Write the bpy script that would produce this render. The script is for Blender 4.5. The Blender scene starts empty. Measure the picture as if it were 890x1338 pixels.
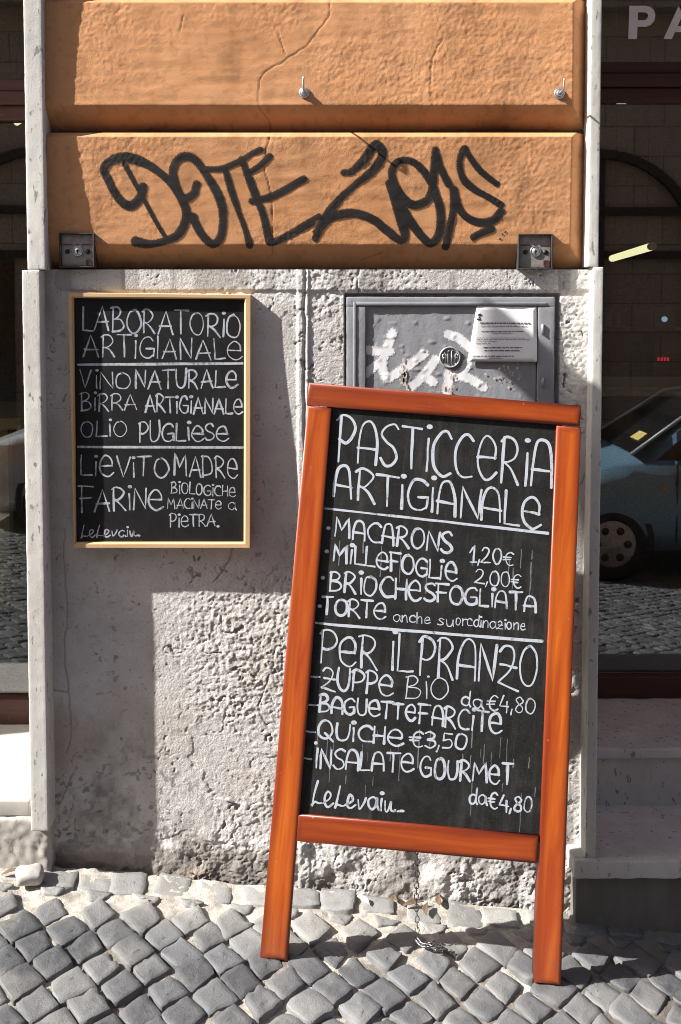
import bpy, bmesh, math, random
import numpy as np
from mathutils import Vector, Matrix
random.seed(7); rng = np.random.default_rng(7)
S = bpy.context.scene
COL = S.collection

# ------------------------------------------------------------------ camera, sky, sun, exposure
F, CX, CY, DC, HC = 1500.0, 445.0, 489.0, 2.78, 1.441      # focal length and principal point in photo pixels
TILT = math.atan(89 / 1500.0)
CT, ST = math.cos(TILT), math.sin(TILT)
cam = bpy.data.cameras.new('camera'); camo = bpy.data.objects.new('camera', cam); COL.objects.link(camo)
cam.sensor_fit = 'VERTICAL'; cam.sensor_height = 36; cam.lens = F / 1338 * 36
cam.shift_y = -(669 - CY) / 1338
cam.clip_start = .05; cam.clip_end = 500
camo.location = (0, -DC, HC); camo.rotation_euler = (math.pi / 2 - TILT, 0, 0)
S.camera = camo
SUN = np.array([1, .27, -.80]); SUN = SUN / np.linalg.norm(SUN)   # the way the light travels
w = bpy.data.worlds.new('World'); S.world = w; w.use_nodes = True
sk = w.node_tree.nodes.new('ShaderNodeTexSky'); sk.sky_type = 'NISHITA'; sk.sun_disc = False
sk.dust_density = 2.5; sk.sun_elevation = math.radians(38); sk.sun_rotation = math.radians(254.9)
w.node_tree.links.new(sk.outputs[0], w.node_tree.nodes['Background'].inputs[0])
w.node_tree.nodes['Background'].inputs[1].default_value = .060
sl = bpy.data.lights.new('sun', 'SUN'); slo = bpy.data.objects.new('sun', sl); COL.objects.link(slo)
sl.energy = 5.0; sl.angle = math.radians(.5); sl.color = (1, .95, .88)
slo.rotation_euler = Vector(SUN).to_track_quat('-Z', 'Y').to_euler(); slo.location = (-6, -3, 8)
S.view_settings.view_transform = 'Standard'; S.view_settings.look = 'None'
S.view_settings.exposure = 1.36; S.view_settings.gamma = 1
S.render.engine = 'CYCLES'
S.cycles.use_denoising = True; S.cycles.denoiser = 'OPENIMAGEDENOISE'; S.cycles.denoising_prefilter = 'NONE'; S.cycles.denoising_quality = 'HIGH'; S.cycles.pixel_filter_type = 'BLACKMAN_HARRIS'; S.cycles.filter_width = 1.0; S.cycles.sample_clamp_indirect = 1.5; S.cycles.use_adaptive_sampling = False;  S.cycles.max_bounces = 8; S.cycles.transparent_max_bounces = 24
S.cycles.caustics_reflective = False; S.cycles.caustics_refractive = False

# ------------------------------------------------------------------ helpers
CAM = np.array([0, -DC, HC])
def ray(px, py):
    xc = (px - CX) / F; yc = -(py - CY) / F
    return np.array([xc, CT + yc * ST, -ST + yc * CT])
def at(px, py, Y=0.0):                      # photo pixel -> point on the plane at depth Y
    r = ray(px, py); return CAM + r * ((Y + DC) / r[1])
def at_z(px, py, z):                        # photo pixel -> point at height z
    r = ray(px, py); return CAM + r * ((z - CAM[2]) / r[2])
def on_plane(px, py, p0, n):
    r = ray(px, py); return CAM + r * (np.dot(p0 - CAM, n) / np.dot(r, n))
SLX, SLY = -.095, .10                       # the lane falls to the right and away from the wall
def gz(x, y):
    return SLX * x + SLY * y
def ground_at(px, py):
    n = np.array([-SLX, -SLY, 1.0]); return on_plane(px, py, np.zeros(3), n)

_tab = rng.random((64, 64, 64)).astype(np.float32)
def vnoise(x, y, z=0.0):
    x, y, z = np.broadcast_arrays(np.asarray(x, np.float64), y, z)
    xi, yi, zi = np.floor(x).astype(int), np.floor(y).astype(int), np.floor(z).astype(int)
    fx, fy, fz = x - xi, y - yi, z - zi
    s = lambda t: t * t * t * (t * (t * 6 - 15) + 10)
    fx, fy, fz = s(fx), s(fy), s(fz)
    g = lambda a, b, c: _tab[(xi + a) & 63, (yi + b) & 63, (zi + c) & 63]
    l = lambda a, b, t: a + (b - a) * t
    return l(l(l(g(0,0,0), g(1,0,0), fx), l(g(0,1,0), g(1,1,0), fx), fy),
             l(l(g(0,0,1), g(1,0,1), fx), l(g(0,1,1), g(1,1,1), fx), fy), fz) * 2 - 1
def fbm(x, y, z=0.0, o=4, gain=.5):
    r = 0; a = 1; t = 0
    for k in range(o):
        r = r + a * vnoise(x * 2**k + 17.3 * k, y * 2**k + 5.1 * k, z * 2**k + 3.7 * k); t += a; a *= gain
    return r / t
def sstep(a, b, x):
    t = np.clip((x - a) / (b - a), 0, 1); return t * t * (3 - 2 * t)

def link(name, me, m=None, parent=None):
    o = bpy.data.objects.new(name, me); COL.objects.link(o)
    if m is not None: me.materials.append(m)
    if parent is not None: o.parent = parent
    return o
def mesh_np(name, V, Q, m, parent=None, smooth=True, attrs=None, smooth_angle=None):
    me = bpy.data.meshes.new(name)
    V = np.asarray(V, np.float32).reshape(-1, 3); Q = np.asarray(Q, np.int32); n = Q.shape[1]
    me.vertices.add(len(V)); me.vertices.foreach_set('co', V.ravel())
    me.loops.add(Q.size); me.loops.foreach_set('vertex_index', Q.ravel())
    me.polygons.add(len(Q)); me.polygons.foreach_set('loop_start', np.arange(0, Q.size, n, dtype=np.int32))
    me.polygons.foreach_set('loop_total', np.full(len(Q), n, np.int32))
    if smooth: me.polygons.foreach_set('use_smooth', np.ones(len(Q), bool))
    me.update(calc_edges=True); me.validate()
    for k, v in (attrs or {}).items():
        a = me.attributes.new(k, 'FLOAT', 'POINT'); a.data.foreach_set('value', np.asarray(v, np.float32).ravel())
    return link(name, me, m, parent)
def grid_quads(nu, nv, flip=False):
    i = np.arange(nu - 1)[:, None] * nv + np.arange(nv - 1)[None, :]
    q = np.stack([i, i + nv, i + nv + 1, i + 1], -1).reshape(-1, 4)
    return q[:, ::-1] if flip else q
class MB:                                   # collects pieces of one mesh
    def __init__(s): s.v = []; s.f = []; s.sm = []
    def add(s, V, Fc, smooth=False):
        b = len(s.v); s.v += [tuple(map(float, p)) for p in V]; s.f += [tuple(b + i for i in f) for f in Fc]; s.sm += [smooth] * len(Fc)
    def quadprism(s, P, d):                 # 4 points, extruded by vector d
        P = [np.array(p, float) for p in P]; d = np.array(d, float)
        s.add(P + [p + d for p in P], [(0,1,2,3), (7,6,5,4), (0,4,5,1), (1,5,6,2), (2,6,7,3), (3,7,4,0)])
    def box(s, lo, hi):
        x0,y0,z0 = lo; x1,y1,z1 = hi
        s.add([(x0,y0,z0),(x1,y0,z0),(x1,y1,z0),(x0,y1,z0),(x0,y0,z1),(x1,y0,z1),(x1,y1,z1),(x0,y1,z1)],
              [(3,2,1,0),(4,5,6,7),(0,1,5,4),(1,2,6,5),(2,3,7,6),(3,0,4,7)])
    def rbox(s, lo, hi, r=.003, res=None, amp=0, freq=30, seed=0, bev=3):
        lo, hi = np.array(lo, float), np.array(hi, float)
        axs = []
        for k in range(3):
            L = hi[k] - lo[k]; rr = min(r, L / 2.01)
            e = [rr * (1 - math.cos(math.pi / 2 * t / bev)) for t in range(bev + 1)]
            mid = []
            if res:
                n = int((L - 2 * rr) / res); mid = list(np.linspace(rr, L - rr, n + 2)[1:-1]) if n > 0 else []
            axs.append(lo[k] + np.array(sorted(set(e + mid + [L - t for t in e]))))
        for k in range(3):
            i, j = (k + 1) % 3, (k + 2) % 3
            A, B = np.meshgrid(axs[i], axs[j], indexing='ij')
            for side in (0, 1):
                P = np.zeros(A.shape + (3,)); P[..., i] = A; P[..., j] = B; P[..., k] = (lo, hi)[side][k]
                c = np.clip(P, lo + min(r, .499 * (hi - lo).min()), hi - min(r, .499 * (hi - lo).min())); d = P - c; n = np.linalg.norm(d, axis=-1, keepdims=True)
                nn = d / np.maximum(n, 1e-9); P = c + nn * min(r, .499 * (hi - lo).min())
                if amp:
                    P = P + nn * (amp * fbm(P[..., 0] * freq + seed, P[..., 1] * freq, P[..., 2] * freq, 3))[..., None]
                s.add(P.reshape(-1, 3), grid_quads(*A.shape, flip=(side == 0)), True)
    def tube(s, pts, r, n=8, cap=True):
        pts = [np.array(p, float) for p in pts]; rs = r if hasattr(r, '__len__') else [r] * len(pts)
        rings = []
        for k, p in enumerate(pts):
            d = pts[min(k + 1, len(pts) - 1)] - pts[max(k - 1, 0)]; d /= np.linalg.norm(d) + 1e-12
            a = np.cross(d, [0, 0, 1] if abs(d[2]) < .9 else [1, 0, 0]); a /= np.linalg.norm(a); b = np.cross(d, a)
            rings.append([p + rs[k] * (math.cos(t) * a + math.sin(t) * b) for t in np.linspace(0, 2 * math.pi, n, endpoint=False)])
        V = [q for R in rings for q in R]
        Fc = [(k * n + i, k * n + (i + 1) % n, (k + 1) * n + (i + 1) % n, (k + 1) * n + i) for k in range(len(pts) - 1) for i in range(n)]
        s.add(V, Fc, True)
        if cap: s.add(rings[0], [tuple(range(n))[::-1]]); s.add(rings[-1], [tuple(range(n))])
    def lathe(s, c, axis, prof, n=24):      # prof: (distance along axis, radius)
        axis = np.array(axis, float); axis /= np.linalg.norm(axis)
        a = np.cross(axis, [0, 0, 1] if abs(axis[2]) < .9 else [1, 0, 0]); a /= np.linalg.norm(a); b = np.cross(axis, a)
        V = [np.array(c) + axis * h + r * (math.cos(t) * a + math.sin(t) * b) for h, r in prof for t in np.linspace(0, 2 * math.pi, n, endpoint=False)]
        s.add(V, [(k * n + i, k * n + (i + 1) % n, (k + 1) * n + (i + 1) % n, (k + 1) * n + i) for k in range(len(prof) - 1) for i in range(n)], True)
    def build(s, name, m, parent=None):
        me = bpy.data.meshes.new(name); me.from_pydata(s.v, [], s.f); me.update()
        me.polygons.foreach_set('use_smooth', np.array(s.sm, bool))
        bm = bmesh.new(); bm.from_mesh(me); bmesh.ops.remove_doubles(bm, verts=bm.verts, dist=1e-6); bmesh.ops.recalc_face_normals(bm, faces=bm.faces); bm.to_mesh(me); bm.free()
        return link(name, me, m, parent)
def thing(name, label, cat, loc=(0, 0, 0), group=None):
    o = bpy.data.objects.new(name, None); COL.objects.link(o); o.location = loc; o.empty_display_size = .05
    return tag(o, label, cat, group)
def tag(o, label, cat, group=None):
    o['label'] = label; o['category'] = cat
    if group: o['group'] = group
    return o
def rebase(root):                           # children were modelled in world coordinates: keep them there
    M = Matrix.Translation(root.location).inverted()
    for c in root.children: c.matrix_parent_inverse = M
    return root
def kind(o, k): o['kind'] = k; return o

# ------------------------------------------------------------------ materials
class NT:
    def __init__(s, name):
        s.m = bpy.data.materials.new(name); s.m.use_nodes = True; s.t = s.m.node_tree
        s.b = s.t.nodes['Principled BSDF']; s.out = s.t.nodes['Material Output']
    def n(s, ty, **k):
        x = s.t.nodes.new(ty)
        for a, v in k.items(): setattr(x, a, v)
        return x
    def l(s, a, b): s.t.links.new(a, b)
    def co(s, scale=(1, 1, 1)):
        c = s.n('ShaderNodeTexCoord'); mp = s.n('ShaderNodeMapping'); s.l(c.outputs['Object'], mp.inputs[0]); mp.inputs['Scale'].default_value = scale
        return mp.outputs[0]
    def noise(s, scale, detail=5, rough=.6, v=None, dist=0):
        x = s.n('ShaderNodeTexNoise'); x.inputs['Scale'].default_value = scale; x.inputs['Detail'].default_value = detail
        x.inputs['Roughness'].default_value = rough; x.inputs['Distortion'].default_value = dist
        s.l(v if v is not None else s.co(), x.inputs['Vector']); return x.outputs[0]
    def ramp(s, f, stops):
        r = s.n('ShaderNodeValToRGB'); e = r.color_ramp.elements
        while len(e) < len(stops): e.new(.5)
        for k, (p, c) in enumerate(stops): e[k].position = p; e[k].color = c if len(c) == 4 else (*c, 1)
        s.l(f, r.inputs[0]); return r.outputs[0]
    def mix(s, f, a, b, mode='MIX'):
        x = s.n('ShaderNodeMix', data_type='RGBA', blend_type=mode)
        for k, v in ((0, f), (6, a), (7, b)):
            if hasattr(v, 'is_linked') or hasattr(v, 'links'): s.l(v, x.inputs[k])
            else: x.inputs[k].default_value = v if k == 0 else ((*v, 1) if len(v) == 3 else v)
        return x.outputs[2]
    def attr(s, nm): return s.n('ShaderNodeAttribute', attribute_name=nm).outputs['Fac']
    def math(s, op, a, b=0.0, c=None):
        x = s.n('ShaderNodeMath', operation=op)
        for k, v in enumerate((a, b) if c is None else (a, b, c)):
            if hasattr(v, 'links'): s.l(v, x.inputs[k])
            else: x.inputs[k].default_value = v
        return x.outputs[0]
    def bump(s, h, strength=.5, dist=.002, nrm=None):
        x = s.n('ShaderNodeBump'); x.inputs['Strength'].default_value = strength; x.inputs['Distance'].default_value = dist
        s.l(h, x.inputs['Height'])
        if nrm is not None: s.l(nrm, x.inputs['Normal'])
        s.l(x.outputs[0], s.b.inputs['Normal']); return x.outputs[0]
    def col(s, c):
        if hasattr(c, 'links'): s.l(c, s.b.inputs['Base Color'])
        else: s.b.inputs['Base Color'].default_value = (*c, 1)
    def p(s, **k):
        for a, v in k.items(): s.b.inputs[a.replace('_', ' ')].default_value = v
        return s
def simple(name, c, rough=.6, metal=0, spec=.5, var=.25, vs=30, bump=0, bs=120, bd=.001):
    t = NT(name); t.p(Roughness=rough, Metallic=metal); t.b.inputs['Specular IOR Level'].default_value = spec
    f = t.noise(vs, 5, .65)
    t.col(t.mix(t.ramp(f, [(.3, (0, 0, 0)), (.7, (1, 1, 1))]), tuple(x * (1 - var) for x in c), tuple(min(1, x * (1 + var)) for x in c)))
    if bump: t.bump(t.noise(bs, 4, .6), bump, bd)
    return t.m

def m_plaster():
    t = NT('grey_plaster'); t.p(Roughness=.92); t.b.inputs['Specular IOR Level'].default_value = .2
    big = t.noise(5, 6, .65); med = t.noise(28, 5, .6)
    c = t.mix(t.ramp(big, [(.35, (0,0,0)), (.68, (1,1,1))]), (.53, .518, .515), (.70, .69, .68))
    c = t.mix(t.math('MULTIPLY', t.ramp(med, [(.45, (0,0,0)), (.75, (1,1,1))]), .35), c, (.46, .445, .44))
    c = t.mix(t.attr('dirt_dark'), c, (.115, .10, .09))
    c = t.mix(t.attr('rust'), c, (.44, .33, .24))
    c = t.mix(t.math('MULTIPLY', t.ramp(t.noise(140, 3, .5), [(.63, (0,0,0)), (.72, (1,1,1))]), .6), c, (.16, .15, .145))
    t.col(c); t.bump(t.noise(190, 5, .7), .85, .003); return t.m
def m_stucco():
    t = NT('ochre_stucco'); t.p(Roughness=.9); t.b.inputs['Specular IOR Level'].default_value = .2
    big = t.noise(4, 6, .65, dist=.4); med = t.noise(40, 4, .6)
    c = t.mix(t.ramp(big, [(.32, (0,0,0)), (.7, (1,1,1))]), (.53, .255, .115), (.62, .325, .165))
    c = t.mix(t.math('MULTIPLY', t.ramp(med, [(.5, (0,0,0)), (.72, (1,1,1))]), .3), c, (.49, .22, .095))
    c = t.mix(t.attr('dirt_dark'), c, (.07, .045, .03)); c = t.mix(t.attr('pale'), c, (.55, .38, .26))
    t.col(c); t.bump(t.noise(360, 3, .6), .5, .0012); return t.m
def m_stone(name, a, b, dark=(.12, .11, .105), spots=.65, bscale=260):
    t = NT(name); t.p(Roughness=.75); t.b.inputs['Specular IOR Level'].default_value = .3
    f = t.noise(9, 6, .65, v=t.co((1, 1, .35)))
    c = t.mix(t.ramp(f, [(.3, (0,0,0)), (.7, (1,1,1))]), a, b)
    sp = t.ramp(t.noise(70, 4, .6, v=t.co((1, 1, .45))), [(spots, (0,0,0)), (spots + .06, (1,1,1))])
    c = t.mix(t.math('MULTIPLY', sp, .75), c, dark)
    gr = t.ramp(t.noise(3.3, 5, .7), [(.45, (0,0,0)), (.75, (1,1,1))])
    c = t.mix(t.math('MULTIPLY', gr, .35), c, tuple(.55 * x for x in a))
    t.col(c); t.bump(t.noise(bscale, 4, .65), .5, .0012); return t.m
def m_wood(name, dark, light, axis=2, rough=.4, coat=0, edge=None, gscale=9):
    t = NT(name); t.p(Roughness=rough); t.b.inputs['Coat Weight'].default_value = coat; t.b.inputs['Coat Roughness'].default_value = .18
    sc = [1, 1, 1]; sc[axis] = .06
    v = t.co(tuple(sc)); f = t.noise(gscale * 6, 6, .62, v=v, dist=.6); g = t.noise(6, 3, .6, v=t.co(tuple(1 if k != axis else .4 for k in range(3))))
    c = t.mix(t.ramp(f, [(.36, (0,0,0)), (.64, (1,1,1))]), dark, light)
    c = t.mix(t.math('MULTIPLY', t.ramp(g, [(.4, (0,0,0)), (.75, (1,1,1))]), .45), c, dark)
    if edge:
        sx = t.n('ShaderNodeSeparateXYZ'); t.l(t.co(), sx.inputs[0]); low = t.ramp(sx.outputs[2], [(.0, (1,1,1)), (.13, (0,0,0))]); nn_ = t.ramp(t.noise(45, 5, .7), [(.42, (0,0,0)), (.62, (1,1,1))])
        c = t.mix(t.math('MULTIPLY', t.math('MULTIPLY', low, nn_), .55), c, (.17, .12, .09))
    if edge: c = t.mix(t.math('MULTIPLY', t.attr('edge'), .9), c, edge)
    big = t.ramp(t.noise(5, 4, .6, v=t.co(tuple(1 if k != axis else .35 for k in range(3)))), [(.42, (0,0,0)), (.72, (1,1,1))]); c = t.mix(t.math('MULTIPLY', big, .4), c, dark)
    scr = t.ramp(t.noise(210, 5, .7, v=t.co((1, 1, .25)), dist=1.2), [(.66, (0,0,0)), (.72, (1,1,1))]); c = t.mix(t.math('MULTIPLY', scr, .3), c, tuple(.7 * x + .10 for x in light))
    t.l(t.math('ADD', t.math('MULTIPLY', big, .18), rough - .04), t.b.inputs['Roughness'])
    c = t.mix(t.math('MULTIPLY', t.ramp(t.noise(95, 4, .55), [(.69, (0,0,0)), (.72, (1,1,1))]), .45), c, tuple(min(1, x * 1.6 + .08) for x in light))
    t.col(c); t.bump(f, .3, .0008); return t.m
def m_board(name, a, b, dust, streak=True, rough=.75):
    t = NT(name); t.p(Roughness=rough); t.b.inputs['Specular IOR Level'].default_value = .25
    f = t.noise(22, 6, .7); c = t.mix(t.ramp(f, [(.35, (0,0,0)), (.7, (1,1,1))]), a, b)
    s = t.noise(60, 5, .65, v=t.co((1, 1, .07))); s2 = t.noise(3.2, 3, .6)
    k = t.math('MULTIPLY', t.ramp(s, [(.5, (0,0,0)), (.8, (1,1,1))]), t.ramp(s2, [(.38, (0,0,0)), (.62, (1,1,1))]))
    c = t.mix(t.math('MULTIPLY', k, .55 if streak else .2), c, dust)
    sm = t.ramp(t.noise(7, 4, .6, dist=1.6), [(.48, (0,0,0)), (.70, (1,1,1))]); c = t.mix(t.math('MULTIPLY', sm, .16 if streak else .10), c, dust)
    fine = t.ramp(t.noise(420, 2, .5), [(.60, (0,0,0)), (.76, (1,1,1))])
    c = t.mix(t.math('MULTIPLY', fine, .4 if streak else .12), c, dust)
    t.col(c); t.bump(t.noise(500, 2, .5), .15, .0004); return t.m
def m_chalk(name, c0, c1, cov=.52):
    t = NT(name); t.p(Roughness=.85)
    f = t.noise(120, 4, .7, v=t.co((1, 1, .6))); g = t.noise(16, 3, .6)
    c = t.mix(t.ramp(t.math('ADD', t.math('MULTIPLY', f, .7), t.math('MULTIPLY', g, .3)), [(.36, (0,0,0)), (cov, (1,1,1))]), c0, c1)
    t.col(c); return t.m
def m_paint(name, c, rough=.6, grain=420):   # spray paint whose edge fades: 'paint' says how much lies on the wall
    t = NT(name); t.p(Roughness=rough); t.col(c)
    f = t.noise(grain, 2, .5)
    a = t.ramp(t.math('ADD', t.attr('paint'), t.math('MULTIPLY', t.math('SUBTRACT', f, .5), .9)), [(.28, (0,0,0)), (.62, (1,1,1))])
    t.l(t.math('MULTIPLY', a, .93), t.b.inputs['Alpha']); return t.m
def m_glass():
    t = NT('window_glass'); tr = t.n('ShaderNodeBsdfTransparent'); gl = t.n('ShaderNodeBsdfGlossy'); mx = t.n('ShaderNodeMixShader')
    tr.inputs[0].default_value = (.86, .89, .87, 1); gl.inputs['Roughness'].default_value = .004; gl.inputs['Color'].default_value = (.95, .97, 1, 1)
    lw = t.n('ShaderNodeLayerWeight'); lw.inputs[0].default_value = .12
    t.l(t.math('ADD', t.math('MULTIPLY', lw.outputs['Fresnel'], .9), .115), mx.inputs[0]); t.l(tr.outputs[0], mx.inputs[1]); t.l(gl.outputs[0], mx.inputs[2]); t.l(mx.outputs[0], t.out.inputs[0])
    return t.m
def m_emit(name, c, s):
    t = NT(name); t.col(c); t.b.inputs['Emission Color'].default_value = (*c, 1); t.b.inputs['Emission Strength'].default_value = s; t.m.cycles.emission_sampling = 'NONE'; return t.m
def m_cobble():
    t = NT('basalt_cobble'); t.p(Roughness=.62); t.b.inputs['Specular IOR Level'].default_value = .4
    tint = t.attr('tint'); f = t.noise(55, 5, .65); g = t.noise(260, 3, .55)
    c = t.mix(tint, (.056, .060, .067), (.140, .147, .158))
    c = t.mix(t.math('MULTIPLY', t.ramp(f, [(.4, (0,0,0)), (.75, (1,1,1))]), .4), c, (.15, .15, .152))
    c = t.mix(t.math('MULTIPLY', t.ramp(g, [(.66, (0,0,0)), (.75, (1,1,1))]), .5), c, (.30, .295, .29))
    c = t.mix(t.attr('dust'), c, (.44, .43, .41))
    t.col(c); t.bump(t.noise(190, 6, .75), .9, .0026); return t.m
def m_sand():
    t = NT('joint_sand'); t.p(Roughness=.95); f = t.noise(60, 6, .7); g = t.noise(5, 4, .6)
    c = t.mix(t.ramp(f, [(.35, (0,0,0)), (.7, (1,1,1))]), (.38, .35, .31), (.66, .62, .56))
    c = t.mix(t.math('MULTIPLY', t.ramp(g, [(.4, (0,0,0)), (.65, (1,1,1))]), .35), c, (.14, .12, .10))
    c = t.mix(t.attr('grime_shade'), c, (.085, .075, .065))
    t.col(c); t.bump(t.noise(240, 5, .7), .9, .004); return t.m
def m_facade():
    t = NT('facade_blocks'); t.p(Roughness=.9); v = t.n('ShaderNodeTexCoord').outputs['Object']
    mp = t.n('ShaderNodeMapping'); mp.inputs['Rotation'].default_value = (math.pi / 2, 0, 0); t.l(v, mp.inputs[0])
    b = t.n('ShaderNodeTexBrick'); t.l(mp.outputs[0], b.inputs['Vector']); b.inputs['Scale'].default_value = 1; b.inputs['Brick Width'].default_value = .62; b.inputs['Row Height'].default_value = .31
    b.inputs['Mortar Size'].default_value = .008; b.inputs['Color1'].default_value = (.42, .39, .33, 1); b.inputs['Color2'].default_value = (.36, .34, .29, 1); b.inputs['Mortar'].default_value = (.13, .12, .1, 1)
    t.col(t.mix(t.math('MULTIPLY', t.noise(2, 5, .6), .5), b.outputs[0], (.28, .25, .21))); return t.m
def m_road():
    t = NT('far_cobbles'); t.p(Roughness=.8); v = t.n('ShaderNodeTexVoronoi', feature='DISTANCE_TO_EDGE'); t.l(t.co(), v.inputs[0]); v.inputs['Scale'].default_value = 11
    t.col(t.mix(t.ramp(v.outputs[0], [(.02, (0,0,0)), (.08, (1,1,1))]), (.3, .27, .23), (.17, .17, .18))); t.bump(v.outputs[0], .4, .01); return t.m

M = dict(plaster=m_plaster(), stucco=m_stucco(),
    jamb=m_stone('pale_travertine', (.50, .49, .46), (.66, .65, .62), spots=.61), step=m_stone('worn_step_stone', (.47, .455, .435), (.62, .60, .575), spots=.61, bscale=150), sillstone=m_stone('pale_sill', (.42, .40, .37), (.5, .47, .44), spots=.7),
    plinth=m_stone('rough_plinth', (.33, .31, .29), (.5, .47, .44), spots=.6, bscale=120), riser=m_stone('dark_riser', (.11, .105, .098), (.19, .18, .168)),
    aframe=m_wood('orange_varnished_wood', (.36, .050, .007), (.65, .155, .015), 2, .46, .14, edge=(.15, .016, .004), gscale=6),
    aframe_x=m_wood('orange_varnished_rail', (.25, .036, .007), (.43, .078, .011), 0, .46, .14, edge=(.13, .015, .004), gscale=6),
    pine=m_wood('pine_moulding', (.52, .335, .165), (.66, .47, .27), 2, .55), pine_x=m_wood('pine_moulding_rail', (.52, .335, .165), (.66, .47, .27), 0, .55),
    board1=m_board('black_chalkboard', (.006, .006, .007), (.012, .012, .013), (.06, .06, .065), False, .6),
    board2=m_board('dusty_chalkboard', (.008, .008, .008), (.019, .0186, .018), (.10, .097, .092)),
    chalk1=m_chalk('thin_chalk_marker', (.13, .14, .165), (.44, .475, .55), .54), chalk2=m_chalk('chalk_marker', (.14, .155, .185), (.50, .545, .62), .47), drip=m_chalk('chalk_drip', (.07, .07, .08), (.16, .17, .19)),
    black_paint=m_paint('black_spray', (.011, .011, .012), .5), white_paint=m_paint('white_spray', (.88, .89, .92), .5, 300),
    grey_metal=simple('grey_enamel', (.27, .28, .305), .42, 0, .5, .12, 14, .4, 160, .0012), bare=simple('chipped_primer', (.62, .52, .46), .8),
    emblem=simple('emblem_enamel', (.30, .31, .33), .45, 0, .5, .2, 90), paper=simple('white_paper', (.88, .88, .90), .7, 0, .3, .03, 10), ink=simple('grey_ink', (.12, .12, .14), .8, var=.1), logo=simple('black_ink', (.03, .03, .03), .7),
    zinc=simple('zinc_steel', (.62, .63, .64), .32, .9, .5, .2, 80), chain=simple('steel_chain', (.24, .24, .25), .4, .8, .5, .3, 200),
    switch=simple('weathered_aluminium', (.30, .285, .27), .6, .3, .5, .25, 60, .3, 200, .001), recess=simple('dark_metal', (.05, .048, .046), .6, .3), red=simple('faded_red_print', (.13, .030, .028), .6), black=simple('black_plastic', (.012, .012, .012), .5, var=.1),
    frame=m_wood('dark_red_window_wood', (.045, .013, .010), (.075, .022, .015), 0, .5, .1), glass=m_glass(), letter=simple('pale_vinyl', (.84, .84, .88), .6, var=.05),
    room=simple('shop_wall', (.16, .15, .13), .9), shelf=simple('shelf_laminate', (.34, .31, .27), .6), card=simple('white_card', (.62, .62, .60), .8, var=.08), dark=simple('dark_appliance', (.035, .035, .037), .4), redbrown=simple('brown_box', (.16, .06, .045), .7),
    tube=m_emit('fluorescent_cover', (.95, .86, .50), .62), led=m_emit('red_led', (1, .03, .06), .2), blue=m_emit('blue_dial', (.5, .75, 1), .22),
    cobble=m_cobble(), sand=m_sand(), road=m_road(), leaf=simple('dry_leaf', (.115, .072, .042), .8, var=.4, vs=60), litter=simple('white_scrap', (.75, .75, .74), .8, var=.05), loose=m_stone('pale_loose_stone', (.36, .345, .33), (.48, .46, .44), spots=.7),
    facade=m_facade(), fdark=simple('dark_iron', (.03, .03, .03), .6), fglass=simple('dark_pane', (.02, .022, .024), .15, var=.1), caster_mat=simple('shade_caster_board', (.30, .29, .26), .8),
    carblue=simple('blue_car_paint', (.19, .33, .46), .28, .25, .6, .04), carsilver=simple('silver_car_paint', (.46, .48, .50), .28, .4, .6, .04), carglass=simple('car_glass', (.012, .014, .015), .05, var=.1), tyre=simple('tyre_rubber', (.02, .02, .02), .85), rim=simple('wheel_trim', (.42, .42, .43), .4, .3), lampamber=simple('amber_lens', (.8, .35, .05), .2), yellow=simple('yellow_leaflet', (.75, .62, .2), .8))

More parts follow.
